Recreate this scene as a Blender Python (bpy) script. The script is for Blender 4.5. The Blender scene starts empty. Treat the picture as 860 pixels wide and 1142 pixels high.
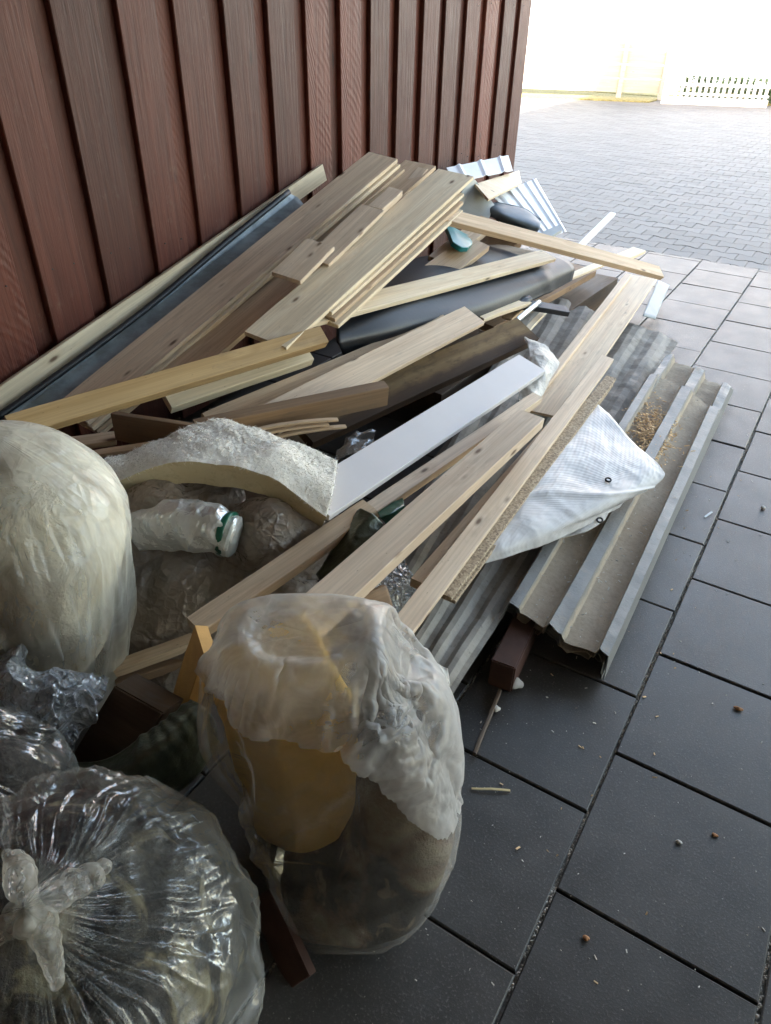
import bpy, bmesh, math, random
import numpy as np
from mathutils import Vector, Matrix, noise

rng = random.Random(7)
SC = bpy.context.scene
COL = SC.collection
R = math.radians

# ------------------------------------------------------------------ camera
F_PX, IW, IH, CZ = 803.9, 860.0, 1142.0, 1.4985
PITCH, ROLL, YAW = 0.6095, 0.0218, -0.5483
FW = Vector((math.sin(YAW)*math.cos(PITCH), math.cos(YAW)*math.cos(PITCH), -math.sin(PITCH)))
R0 = Vector((math.cos(YAW), -math.sin(YAW), 0)); U0 = R0.cross(FW)
RT = R0*math.cos(ROLL) + U0*math.sin(ROLL); UP = -R0*math.sin(ROLL) + U0*math.cos(ROLL)
CAMP = Vector((0, 0, CZ))

def ray(px, py):
    return FW*F_PX + RT*(px-IW/2) - UP*(py-IH/2)

def at(px, py, z):
    "real point seen in direction (px,py) that lies at height z"
    d = ray(px, py); return CAMP + d*((z-CZ)/d.z)

def atx(px, py, x):
    d = ray(px, py); return CAMP + d*(x/d.x)

def aty(px, py, y):
    d = ray(px, py); return CAMP + d*(y/d.y)

def pick(p, m):
    k, v = m
    return at(p[0], p[1], v) if k == 'z' else atx(p[0], p[1], v) if k == 'x' else aty(p[0], p[1], v)

cam = bpy.data.cameras.new('camera'); co = bpy.data.objects.new('camera', cam); COL.objects.link(co)
co.matrix_world = Matrix(((RT.x, UP.x, -FW.x, 0), (RT.y, UP.y, -FW.y, 0), (RT.z, UP.z, -FW.z, CZ), (0, 0, 0, 1)))
cam.sensor_fit = 'VERTICAL'; cam.sensor_height = 24.0; cam.lens = 24.0*F_PX/IH
cam.clip_start = 0.02; cam.clip_end = 500
SC.camera = co

# ------------------------------------------------------------------ node helpers
class NT:
    def __init__(s, name):
        s.m = bpy.data.materials.new(name); s.m.use_nodes = True
        s.t = s.m.node_tree; s.t.nodes.clear()
        s.out = s.n('ShaderNodeOutputMaterial')
    def n(s, typ, **kw):
        nd = s.t.nodes.new(typ)
        for k, v in kw.items():
            if k.startswith('i_'):
                nd.inputs[k[2:].replace('_', ' ')].default_value = v
            else: setattr(nd, k, v)
        return nd
    def l(s, a, b): s.t.links.new(a, b)
    def math(s, op, a, b=None, c=None, clamp=False):
        nd = s.n('ShaderNodeMath', operation=op); nd.use_clamp = clamp
        for i, v in enumerate((a, b, c)):
            if v is None: continue
            if isinstance(v, (int, float)): nd.inputs[i].default_value = v
            else: s.l(v, nd.inputs[i])
        return nd.outputs[0]
    def ramp(s, fac, stops, interp='LINEAR'):
        nd = s.n('ShaderNodeValToRGB'); cr = nd.color_ramp; cr.interpolation = interp
        while len(cr.elements) < len(stops): cr.elements.new(0.5)
        for e, (p, c) in zip(cr.elements, stops):
            e.position = p; e.color = (*c, 1) if len(c) == 3 else c
        s.l(fac, nd.inputs[0]); return nd.outputs[0]
    def mix(s, fac, a, b, mode='MIX'):
        nd = s.n('ShaderNodeMix', data_type='RGBA', blend_type=mode)
        for sock, v in ((nd.inputs[0], fac), (nd.inputs[6], a), (nd.inputs[7], b)):
            if isinstance(v, (int, float)): sock.default_value = v
            elif isinstance(v, tuple): sock.default_value = (*v, 1) if len(v) == 3 else v
            else: s.l(v, sock)
        return nd.outputs[2]
    def coords(s, scale=(1, 1, 1), rand=True, kind='Object'):
        tc = s.n('ShaderNodeTexCoord'); v = tc.outputs[kind]
        if rand:
            oi = s.n('ShaderNodeObjectInfo')
            cmb = s.n('ShaderNodeCombineXYZ')
            s.l(s.math('MULTIPLY', oi.outputs['Random'], 37.0), cmb.inputs[0])
            s.l(s.math('MULTIPLY', oi.outputs['Random'], 11.3), cmb.inputs[1])
            s.l(s.math('MULTIPLY', oi.outputs['Random'], 5.7), cmb.inputs[2])
            add = s.n('ShaderNodeVectorMath', operation='ADD'); s.l(v, add.inputs[0]); s.l(cmb.outputs[0], add.inputs[1]); v = add.outputs[0]
        mp = s.n('ShaderNodeMapping'); mp.inputs['Scale'].default_value = scale; s.l(v, mp.inputs[0])
        return mp.outputs[0]
    def noise(s, vec, scale=5, detail=4, rough=.55, dist=0.0):
        nd = s.n('ShaderNodeTexNoise'); nd.inputs['Scale'].default_value = scale; nd.inputs['Detail'].default_value = detail
        nd.inputs['Roughness'].default_value = rough; nd.inputs['Distortion'].default_value = dist
        s.l(vec, nd.inputs['Vector']); return nd.outputs['Fac']
    def voro(s, vec, scale=5, feature='F1', out='Distance', rnd=1.0):
        nd = s.n('ShaderNodeTexVoronoi', feature=feature); nd.inputs['Scale'].default_value = scale
        nd.inputs['Randomness'].default_value = rnd
        s.l(vec, nd.inputs['Vector']); return nd.outputs[out]
    def bump(s, h, strength=.3, dist=.01, normal=None):
        nd = s.n('ShaderNodeBump'); nd.inputs['Strength'].default_value = strength; nd.inputs['Distance'].default_value = dist
        s.l(h, nd.inputs['Height'])
        if normal is not None: s.l(normal, nd.inputs['Normal'])
        return nd.outputs[0]
    def principled(s, color, rough=.6, normal=None, metal=0.0, spec=.5):
        b = s.n('ShaderNodeBsdfPrincipled')
        for k, v in (('Base Color', color), ('Roughness', rough), ('Metallic', metal), ('Specular IOR Level', spec)):
            if isinstance(v, (int, float)): b.inputs[k].default_value = v
            elif isinstance(v, tuple): b.inputs[k].default_value = (*v, 1)
            else: s.l(v, b.inputs[k])
        if normal is not None: s.l(normal, b.inputs['Normal'])
        s.l(b.outputs[0], s.out.inputs[0]); return b

def wood(name, light, dark, knot=(.10, .05, .025), rough=.62, grey=0.0, dirt=.25, knots=1.0):
    t = NT(name)
    v = t.coords((1, 1, 1))
    sp = t.n('ShaderNodeMapping'); sp.inputs['Scale'].default_value = (.9, 9, 9); t.l(v, sp.inputs[0])
    kv = t.n('ShaderNodeMapping'); kv.inputs['Scale'].default_value = (1.0, 3.0, 3.0); t.l(v, kv.inputs[0])
    kd = t.voro(kv.outputs[0], 4.4)
    kn = t.math('MULTIPLY', t.ramp(kd, [(0, (1, 1, 1)), (.06, (.85, .85, .85)), (.10, (.25, .25, .25)), (.14, (0, 0, 0))]), knots)
    halo = t.ramp(kd, [(0, (1, 1, 1)), (.35, (0, 0, 0))])
    # growth-ring stripes that bend round the knots
    n1 = t.noise(sp.outputs[0], 1.2, 3, .5)
    w = t.n('ShaderNodeSeparateXYZ'); t.l(sp.outputs[0], w.inputs[0])
    ph = t.math('ADD', t.math('MULTIPLY', w.outputs[1], 8.0), t.math('ADD', t.math('MULTIPLY', n1, 16.0), t.math('MULTIPLY', halo, 7.0)))
    st = t.math('ADD', t.math('MULTIPLY', t.math('SINE', ph), .5), .5)
    fib = t.noise(t.coords((3, 160, 160)), 1.0, 3, .6)
    c = t.mix(t.math('MULTIPLY', st, .75), light, dark)
    c = t.mix(t.math('MULTIPLY', t.ramp(fib, [(.3, (0, 0, 0)), (.75, (1, 1, 1))]), .6), c, tuple(x*.60 for x in dark))
    big = t.noise(t.coords((1.2, 5, 5)), 1.3, 4, .6)
    dk = t.ramp(big, [(.42, (0, 0, 0)), (.72, (1, 1, 1))])
    c = t.mix(t.math('MULTIPLY', dk, dirt), c, (.17, .135, .105))
    if grey: c = t.mix(grey, c, (.30, .27, .25))
    c = t.mix(kn, c, knot)
    sp2 = t.ramp(t.voro(t.coords((7, 22, 22)), 3.0), [(0, (1, 1, 1)), (.05, (1, 1, 1)), (.075, (0, 0, 0))])
    c = t.mix(t.math('MULTIPLY', sp2, .5), c, (.08, .055, .04))
    sm = t.ramp(t.noise(t.coords((4, 16, 16)), 1.6, 6, .7), [(.56, (0, 0, 0)), (.66, (1, 1, 1))])
    c = t.mix(t.math('MULTIPLY', sm, dirt*.9), c, (.13, .11, .095))
    h = t.math('ADD', t.math('MULTIPLY', fib, .6), t.math('MULTIPLY', st, .25))
    t.principled(c, rough, t.bump(h, .35, .002), spec=.35)
    return t.m

def simple(name, col, rough=.6, metal=0.0, var=.25, scale=8, bump=.2, bscale=40, bdist=.003, dirt=None, dirt_amt=.0, spec=.5):
    t = NT(name); v = t.coords()
    n = t.noise(v, scale, 5, .6)
    c = t.mix(t.ramp(n, [(.3, (0, 0, 0)), (.7, (1, 1, 1))]), tuple(x*(1-var) for x in col), tuple(min(1, x*(1+var)) for x in col))
    if dirt: c = t.mix(t.math('MULTIPLY', t.ramp(t.noise(v, scale*.6, 6, .65), [(.45, (0, 0, 0)), (.62, (1, 1, 1))]), dirt_amt), c, dirt)
    t.principled(c, rough, t.bump(t.noise(v, bscale, 4, .6), bump, bdist), metal, spec)
    return t.m

def film(name, tint=(.9, .9, .88), body=.35, transl=.5, gloss=.5, rough=.16, scale=14, bump=.6, stretch=(1, 1, 1), cloud=.3, edge=.3):
    "thin translucent polythene: partly see-through, partly scattering, with a sharp creased sheen"
    t = NT(name); v = t.coords(stretch)
    wv = t.noise(v, scale*.5, 3, .5, 1.2)
    cre = t.math('ABSOLUTE', t.math('SUBTRACT', t.noise(v, scale, 4, .55, 1.6), .5))
    cre2 = t.math('ABSOLUTE', t.math('SUBTRACT', t.noise(v, scale*2.7, 3, .5, .8), .5))
    h = t.math('ADD', t.math('ADD', t.math('MULTIPLY', cre, 1.6), t.math('MULTIPLY', cre2, .6)), t.math('MULTIPLY', wv, .6))
    ve = t.ramp(t.voro(v, scale*1.5, 'DISTANCE_TO_EDGE'), [(0, (1, 1, 1)), (.16, (0, 0, 0))])
    ve2 = t.ramp(t.voro(v, scale*4.1, 'DISTANCE_TO_EDGE'), [(0, (1, 1, 1)), (.2, (0, 0, 0))])
    h = t.math('ADD', t.math('MULTIPLY', h, .55), t.math('ADD', t.math('MULTIPLY', ve, .5), t.math('MULTIPLY', ve2, .25)))
    nrm = t.bump(h, bump, .02)
    tr = t.n('ShaderNodeBsdfTransparent'); tr.inputs[0].default_value = (.97, .97, .965, 1)
    df = t.n('ShaderNodeBsdfDiffuse'); df.inputs[0].default_value = (*tint, 1); t.l(nrm, df.inputs['Normal'])
    tl = t.n('ShaderNodeBsdfTranslucent'); tl.inputs[0].default_value = (*tint, 1); t.l(nrm, tl.inputs['Normal'])
    gl = t.n('ShaderNodeBsdfGlossy'); gl.inputs['Roughness'].default_value = rough; gl.inputs[0].default_value = (.85, .87, .9, 1); t.l(nrm, gl.inputs['Normal'])
    m1 = t.n('ShaderNodeMixShader'); m1.inputs[0].default_value = transl; t.l(df.outputs[0], m1.inputs[1]); t.l(tl.outputs[0], m1.inputs[2])
    lw = t.n('ShaderNodeLayerWeight'); lw.inputs[0].default_value = .35
    # more scattering where creases bunch the film and at grazing angles
    crz = t.ramp(cre, [(0, (1, 1, 1)), (.09, (0, 0, 0))])
    fac = t.math('ADD', t.math('ADD', body, t.math('MULTIPLY', crz, .07)),
                 t.math('ADD', t.math('MULTIPLY', lw.outputs['Facing'], edge), t.math('MULTIPLY', t.math('SUBTRACT', wv, .5), cloud*2)), clamp=True)
    m2 = t.n('ShaderNodeMixShader'); t.l(t.math('MINIMUM', fac, .96), m2.inputs[0]); t.l(tr.outputs[0], m2.inputs[1]); t.l(m1.outputs[0], m2.inputs[2])
    fr = t.n('ShaderNodeFresnel'); fr.inputs[0].default_value = 1.5; t.l(nrm, fr.inputs['Normal'])
    m3 = t.n('ShaderNodeMixShader'); t.l(t.math('MULTIPLY', t.math('ADD', fr.outputs[0], .01), gloss, clamp=True), m3.inputs[0]); t.l(m2.outputs[0], m3.inputs[1]); t.l(gl.outputs[0], m3.inputs[2])
    t.l(m3.outputs[0], t.out.inputs[0]); return t.m

M = {}
M['pale'] = wood('pine_pale', (.85, .73, .54), (.77, .62, .43), dirt=.12)
M['cream'] = wood('pine_cream', (.74, .65, .47), (.68, .57, .39), dirt=.15, rough=.5)
M['tan'] = wood('pine_tan', (.70, .54, .37), (.58, .42, .275), dirt=.22)
M['greytan'] = wood('pine_greytan', (.80, .66, .485), (.70, .54, .38), dirt=.22)
M['pinkgrey'] = wood('pine_pinkgrey', (.76, .62, .47), (.66, .51, .37), dirt=.18)
M['yellow'] = wood('pine_yellow', (.55, .39, .20), (.44, .29, .13), dirt=.3)
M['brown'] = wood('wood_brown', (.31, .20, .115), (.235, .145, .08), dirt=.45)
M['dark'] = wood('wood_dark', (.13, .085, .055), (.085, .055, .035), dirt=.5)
M['redwood'] = simple('red_brown_block', (.075, .034, .023), .8, var=.3, bump=.4)
M['primer'] = simple('white_primer_board', (.60, .585, .605), .55, var=.03, scale=5, bump=.12, bscale=120, bdist=.001)
M['fibre'] = simple('yellow_fibreboard', (.52, .30, .10), .8, var=.2, bump=.3, bscale=90)
M['rubber'] = simple('black_membrane', (.008, .0105, .0145), .48, var=.15, scale=6, bump=.25, bscale=60, bdist=.002)
M['flash'] = simple('weathered_flashing', (.29, .35, .38), .42, metal=.1, var=.25, scale=12, bump=.3, bscale=25, bdist=.004, dirt=(.10, .10, .085), dirt_amt=.5)
M['darkmetal'] = simple('dark_metal', (.035, .038, .045), .4, metal=.4, var=.3)
M['steel'] = simple('bare_tube_steel', (.55, .58, .60), .28, metal=.9, var=.1)
M['whitepvc'] = simple('white_plastic_profile', (.72, .75, .78), .6, var=.05, scale=5, bump=.06)
M['greysheet'] = simple('grey_bent_sheet', (.42, .44, .43), .5, metal=.1, var=.12, scale=6, bump=.12)
M['gutter'] = simple('blue_grey_plastic', (.10, .13, .16), .5, var=.2, scale=10)
M['teal'] = simple('teal_plastic', (.02, .20, .21), .35, var=.25, scale=9)
M['green'] = simple('green_tape', (.006, .075, .045), .3, var=.2)
M['foil'] = simple('dull_green_foil', (.07, .08, .055), .30, metal=.3, var=.4, scale=20, bump=.5, bscale=28, bdist=.01)
M['darkstuff'] = simple('dark_rubbish', (.035, .030, .026), .8, var=.6, scale=14, bump=.8, bscale=30, bdist=.02)
M['bluerag'] = simple('blue_scrap', (.10, .19, .36), .6, var=.3, scale=10)
def mixed():
    t = NT('mixed_rubbish'); v = t.coords()
    n = t.noise(v, 26, 6, .7); b = t.noise(v, 7.5, 4, .55, .6); b2 = t.noise(t.coords((1.3, 1, 1)), 15, 3, .5, .5)
    c = t.ramp(b, [(.30, (.30, .25, .16)), (.42, (.17, .11, .06)), (.50, (.045, .035, .027)), (.62, (.018, .016, .014)), (.75, (.10, .065, .035))])
    c = t.mix(t.ramp(b2, [(.60, (0, 0, 0)), (.66, (1, 1, 1))]), c, (.22, .17, .105))
    c = t.mix(t.math('MULTIPLY', n, .5), c, (.025, .02, .015))
    t.principled(c, .85, t.bump(n, .8, .02)); return t.m
M['mixed'] = mixed()
def sackfill():
    t = NT('dark_packed_rubbish'); v = t.coords()
    n = t.noise(v, 26, 6, .7); b = t.noise(v, 11, 4, .6, .8)
    c = t.ramp(b, [(.30, (.34, .31, .20)), (.40, (.20, .17, .10)), (.46, (.05, .042, .03)), (.52, (.014, .013, .013)), (.64, (.010, .010, .012)), (.72, (.10, .085, .055))])
    c = t.mix(t.math('MULTIPLY', n, .5), c, (.015, .013, .011))
    t.principled(c, .85, t.bump(n, .8, .02)); return t.m
M['sackfill'] = sackfill()
M['kapok'] = simple('stone', (.52, .50, .47), .9, var=.2, bump=.5, bscale=20)
M['cigbrown'] = simple('brown_crumb', (.30, .15, .07), .9, var=.35, bump=.4)
M['straw'] = simple('straw', (.62, .50, .26), .7, var=.2)
M['chips'] = simple('wood_chip', (.66, .45, .24), .85, var=.3, scale=30)
M['gritm'] = simple('grit', (.50, .47, .42), .95, var=.5, scale=60)
M['wool'] = (lambda: None)()

def foam_mat(name, a, b, scale=30, bump=.9, dist=.02):
    t = NT(name); v = t.coords()
    n = t.noise(v, scale, 8, .7, .4); n2 = t.noise(v, scale*.25, 4, .6)
    c = t.mix(t.ramp(n2, [(.3, (0, 0, 0)), (.7, (1, 1, 1))]), a, b)
    c = t.mix(t.math('MULTIPLY', t.ramp(n, [(.35, (1, 1, 1)), (.5, (0, 0, 0))]), .35), c, tuple(x*.55 for x in b))
    bs = t.principled(c, .95, t.bump(n, bump, dist), spec=.1)
    bs.inputs['Sheen Weight'].default_value = .05
    return t.m
M['wool'] = foam_mat('white_mineral_wool', (.91, .89, .84), (.87, .84, .77), 60, .12, .003)
M['woolside'] = foam_mat('beige_mineral_wool', (.56, .47, .31), (.48, .39, .24), 40, .4, .006)
M['yfoam'] = foam_mat('yellow_insulation', (.82, .54, .15), (.74, .47, .12), 10, .25, .01)
def bagwool():
    t = NT('packed_wool'); v = t.coords()
    n = t.noise(v, 9, 7, .65, .4); n2 = t.noise(t.coords((1, 1, .6)), 5.2, 3, .5, .3)
    c = t.mix(t.ramp(n, [(.35, (0, 0, 0)), (.65, (1, 1, 1))]), (.85, .81, .69), (.68, .62, .48))
    c = t.mix(t.ramp(n2, [(.50, (0, 0, 0)), (.64, (.85, .85, .85))]), c, (.20, .14, .07))
    t.principled(c, .95, t.bump(n, .8, .04), spec=.1); return t.m
M['bagwool'] = bagwool()
M['cwool'] = foam_mat('cream_insulation', (.74, .70, .52), (.50, .45, .29), 9, .8, .04)

def chipboard():
    t = NT('chipboard'); v = t.coords((60, 60, 60))
    c0 = t.voro(v, 3.0, out='Color'); g = t.n('ShaderNodeSeparateColor'); t.l(c0, g.inputs[0])
    c = t.ramp(g.outputs[0], [(0, (.20, .15, .10)), (.5, (.36, .28, .19)), (1, (.50, .41, .29))])
    t.principled(c, .8, t.bump(g.outputs[1], .5, .002)); return t.m
M['chipboard'] = chipboard()

def weathered_beam():
    t = NT('weathered_beam'); v = t.coords()
    sx = t.n('ShaderNodeSeparateXYZ'); t.l(t.coords(rand=False), sx.inputs[0])
    y = t.math('ADD', sx.outputs[1], t.math('MULTIPLY', t.math('SUBTRACT', t.noise(t.coords((3, 6, 6)), 3, 4, .6), .5), .05))
    c = t.ramp(t.math('MULTIPLY', y, 8.0), [(0, (.055, .036, .026)), (.30, (.085, .055, .035)), (.46, (.22, .15, .075)), (.62, (.27, .19, .10)), (.8, (.17, .115, .06)), (1, (.22, .15, .075))])
    f = t.noise(t.coords((4, 120, 120)), 1, 3, .6); c = t.mix(t.math('MULTIPLY', f, .5), c, (.05, .035, .025))
    f2 = t.noise(t.coords((8, 14, 14)), 2, 5, .65); c = t.mix(t.ramp(f2, [(.5, (0, 0, 0)), (.7, (.6, .6, .6))]), c, (.06, .042, .03))
    t.principled(c, .8, t.bump(f, .6, .004), spec=.2); return t.m
M['weathered'] = weathered_beam()

def wall_mat():
    t = NT('red_brown_stain')
    geo = t.n('ShaderNodeNewGeometry'); rnd = geo.outputs['Random Per Island']
    tc = t.n('ShaderNodeTexCoord'); cmb = t.n('ShaderNodeCombineXYZ')
    t.l(t.math('MULTIPLY', rnd, 31.0), cmb.inputs[0]); t.l(t.math('MULTIPLY', rnd, 17.0), cmb.inputs[2])
    ad = t.n('ShaderNodeVectorMath', operation='ADD'); t.l(tc.outputs['Object'], ad.inputs[0]); t.l(cmb.outputs[0], ad.inputs[1])
    def mp(s):
        m = t.n('ShaderNodeMapping'); m.inputs['Scale'].default_value = s; t.l(ad.outputs[0], m.inputs[0]); return m.outputs[0]
    fib = t.noise(mp((60, 60, 3)), 1.0, 4, .65)
    big = t.noise(mp((6, 6, 1.4)), 1.0, 5, .6, .4)
    blot = t.noise(mp((14, 14, 9)), 1.0, 6, .7)
    c = t.mix(t.ramp(big, [(.32, (0, 0, 0)), (.68, (1, 1, 1))]), (.175, .040, .022), (.250, .074, .044))
    c = t.mix(t.math('MULTIPLY', t.ramp(fib, [(.35, (1, 1, 1)), (.6, (0, 0, 0))]), .5), c, (.070, .018, .011))
    c = t.mix(t.math('MULTIPLY', t.ramp(blot, [(.57, (0, 0, 0)), (.70, (1, 1, 1))]), .40), c, (.26, .15, .115))
    kn = t.ramp(t.voro(mp((5, 5, 1.6)), 1.6), [(0, (1, 1, 1)), (.05, (1, 1, 1)), (.10, (0, 0, 0))])
    c = t.mix(t.math('MULTIPLY', kn, .75), c, (.045, .016, .012))
    scf = t.ramp(t.noise(mp((30, 30, 22)), 1.0, 7, .75), [(.62, (0, 0, 0)), (.68, (1, 1, 1))])
    c = t.mix(t.math('MULTIPLY', scf, .3), c, (.34, .22, .18))
    c = t.mix(t.math('MULTIPLY', t.ramp(t.noise(mp((2.2, 2.2, .7)), 1.0, 3, .5), [(.4, (0, 0, 0)), (.7, (1, 1, 1))]), .45), c, (.135, .036, .022))
    tone = t.math('ADD', .30, t.math('MULTIPLY', rnd, .36))
    cv = t.n('ShaderNodeVectorMath', operation='SCALE'); t.l(c, cv.inputs[0]); t.l(tone, cv.inputs['Scale'])
    # arcs left by the saw
    sx = t.n('ShaderNodeSeparateXYZ'); t.l(ad.outputs[0], sx.inputs[0])
    sx0 = t.n('ShaderNodeSeparateXYZ'); t.l(tc.outputs['Object'], sx0.inputs[0])
    arc = t.math('ADD', sx0.outputs[2], t.math('MULTIPLY', t.math('POWER', t.math('ABSOLUTE', t.math('ADD', t.math('MODULO', sx0.outputs[1], .245), .05)), 2.0), 5.0))
    saw = t.math('SINE', t.math('ADD', t.math('MULTIPLY', arc, 150.0), t.math('MULTIPLY', big, 10.0)))
    sawm = t.math('MULTIPLY', t.math('MULTIPLY', saw, t.ramp(rnd, [(.72, (0, 0, 0)), (.78, (1, 1, 1))])), t.ramp(blot, [(.4, (0, 0, 0)), (.6, (1, 1, 1))]))
    h = t.math('ADD', t.math('MULTIPLY', fib, 1.0), t.math('ADD', t.math('MULTIPLY', sawm, .16), t.math('MULTIPLY', blot, .6)))
    t.principled(cv.outputs[0], t.math('ADD', .40, t.math('MULTIPLY', blot, .25)), t.bump(h, .65, .005), spec=.35)
    return t.m
M['wall'] = wall_mat()

def slab_mat():
    t = NT('concrete_slab')
    geo = t.n('ShaderNodeNewGeometry'); rnd = geo.outputs['Random Per Island']
    v = t.coords(rand=False)
    sp = t.noise(v, 190, 4, .75); md = t.noise(v, 9, 6, .65); lg = t.noise(v, 1.7, 4, .6)
    c = t.mix(t.ramp(md, [(.3, (0, 0, 0)), (.7, (1, 1, 1))]), (.036, .0335, .031), (.058, .0545, .051))
    c = t.mix(t.math('MULTIPLY', t.ramp(sp, [(.55, (0, 0, 0)), (.70, (1, 1, 1))]), .5), c, (.23, .22, .20))
    c = t.mix(t.math('MULTIPLY', t.ramp(sp, [(.30, (1, 1, 1)), (.42, (0, 0, 0))]), .5), c, (.035, .035, .037))
    c = t.mix(t.math('MULTIPLY', t.ramp(lg, [(.45, (0, 0, 0)), (.75, (1, 1, 1))]), .4), c, (.13, .125, .12))
    sc = t.n('ShaderNodeVectorMath', operation='SCALE'); t.l(c, sc.inputs[0]); t.l(t.math('ADD', .80, t.math('MULTIPLY', rnd, .40)), sc.inputs['Scale'])
    t.principled(sc.outputs[0], t.math('ADD', .30, t.math('MULTIPLY', md, .30)), t.bump(t.math('ADD', sp, t.math('MULTIPLY', md, .3)), .4, .0015), spec=.5)
    return t.m
M['slab'] = slab_mat()

def paver_mat():
    t = NT('paver_concrete')
    geo = t.n('ShaderNodeNewGeometry'); rnd = geo.outputs['Random Per Island']
    v = t.coords(rand=False)
    md = t.noise(v, 6, 5, .6); lg = t.noise(v, .5, 4, .6); sp = t.noise(v, 160, 2, .6)
    c = t.mix(rnd, (.098, .094, .090), (.142, .137, .131))
    c = t.mix(t.math('MULTIPLY', t.ramp(lg, [(.35, (0, 0, 0)), (.7, (1, 1, 1))]), .5), c, (.15, .138, .128))
    c = t.mix(t.math('MULTIPLY', sp, .35), c, (.13, .125, .12))
    t.principled(c, .62, t.bump(t.math('ADD', sp, md), .3, .003), spec=.4); return t.m
M['paver'] = paver_mat()
M['joint'] = simple('joint_sand', (.21, .20, .185), .95, var=.5, scale=90, bump=.6, bscale=140, bdist=.004)

def sheetmetal(name, base, dust, amt, metal, rough, seed=0):
    t = NT(name); v = t.coords()
    sx = t.n('ShaderNodeAttribute', attribute_name='valley')
    n = t.noise(v, 13, 6, .7); n2 = t.noise(v, 70, 4, .7); n3 = t.noise(v, 4, 4, .6)
    d = t.math('MULTIPLY', t.ramp(t.math('ADD', t.math('MULTIPLY', sx.outputs['Fac'], .75), t.math('MULTIPLY', t.math('SUBTRACT', n, .5), .9)), [(.22, (0, 0, 0)), (.50, (1, 1, 1))]), amt)
    c = t.mix(t.ramp(n3, [(.3, (0, 0, 0)), (.7, (1, 1, 1))]), tuple(x*.85 for x in base), tuple(min(1, x*1.12) for x in base))
    c = t.mix(d, c, t.mix(n2, tuple(x*.55 for x in dust), tuple(x*1.35 for x in dust)))
    c = t.mix(t.math('MULTIPLY', t.ramp(n2, [(.62, (0, 0, 0)), (.70, (1, 1, 1))]), .6), c, (.07, .06, .05))
    t.principled(c, t.math('ADD', rough, t.math('MULTIPLY', d, .45), clamp=True), t.bump(t.math('ADD', n2, n), .3, .004), metal=t.math('MULTIPLY', t.math('SUBTRACT', 1.0, d), metal))
    return t.m
M['sheet'] = sheetmetal('dusty_sheet_metal', (.19, .19, .182), (.38, .32, .245), 1.0, .1, .48)
M['grimy'] = sheetmetal('grimy_sheet', (.24, .225, .20), (.17, .15, .125), .85, .0, .7)
M['bluesheet'] = simple('pale_blue_sheet', (.17, .205, .235), .5, metal=.0, var=.1)

def tarp_mat():
    t = NT('woven_tarp'); uv = t.n('ShaderNodeUVMap')
    sx = t.n('ShaderNodeSeparateXYZ'); t.l(uv.outputs[0], sx.inputs[0])
    a = t.math('SINE', t.math('MULTIPLY', sx.outputs[0], 900.0)); b = t.math('SINE', t.math('MULTIPLY', sx.outputs[1], 560.0))
    big = t.math('SINE', t.math('MULTIPLY', sx.outputs[0], 190.0))
    v = t.coords(); n = t.noise(v, 12, 5, .6); n2 = t.noise(v, 5, 3, .5, 1.0)
    c = t.mix(t.ramp(n, [(.35, (0, 0, 0)), (.7, (1, 1, 1))]), (.50, .50, .51), (.62, .62, .625))
    c = t.mix(t.math('MULTIPLY', t.ramp(n2, [(.55, (0, 0, 0)), (.75, (1, 1, 1))]), .35), c, (.42, .40, .37))
    c = t.mix(t.math('MULTIPLY', t.ramp(t.math('MULTIPLY', a, b), [(.0, (1, 1, 1)), (.6, (0, 0, 0))]), .12), c, (.40, .40, .41))
    h = t.math('ADD', t.math('MULTIPLY', t.math('ADD', a, b), .10), t.math('ADD', t.math('MULTIPLY', big, .12), t.math('MULTIPLY', n2, 1.0)))
    t.principled(c, .36, t.bump(h, .4, .004), spec=.5); return t.m
M['tarp'] = tarp_mat()

M['film_clear'] = film('clear_film', (.88, .86, .82), .05, .5, .26, .13, 8, .12, cloud=.12, edge=.22)
M['film_milky'] = film('milky_film', (.94, .93, .87), .22, .5, .45, .16, 7, .3, stretch=(1, 1, .5), cloud=.25)
M['film_tied'] = film('tied_film', (.82, .81, .74), .06, .45, .14, .20, 9, .10, cloud=.26, edge=.14)
M['film_blue'] = film('crumpled_film', (.78, .83, .90), .22, .4, .75, .12, 16, .8, cloud=.3)
M['film_brown'] = film('brown_film', (.66, .56, .47), .50, .4, .7, .13, 10, .5, cloud=.35)
M['film_ear'] = film('gathered_film', (.84, .80, .70), .22, .5, .4, .16, 22, .3, cloud=.3)
M['film_collar'] = film('collar_film', (.92, .90, .87), .27, .5, .42, .13, 8, .16, cloud=.35, edge=.3)
M['film_white'] = film('white_film', (.84, .82, .77), .62, .35, .35, .2, 12, .22, cloud=.25)

# ------------------------------------------------------------------ object helpers
def tag(o, label=None, cat=None, group=None, kind=None):
    if label: o['label'] = label
    if cat: o['category'] = cat
    if group: o['group'] = group
    if kind: o['kind'] = kind
    return o

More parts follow.
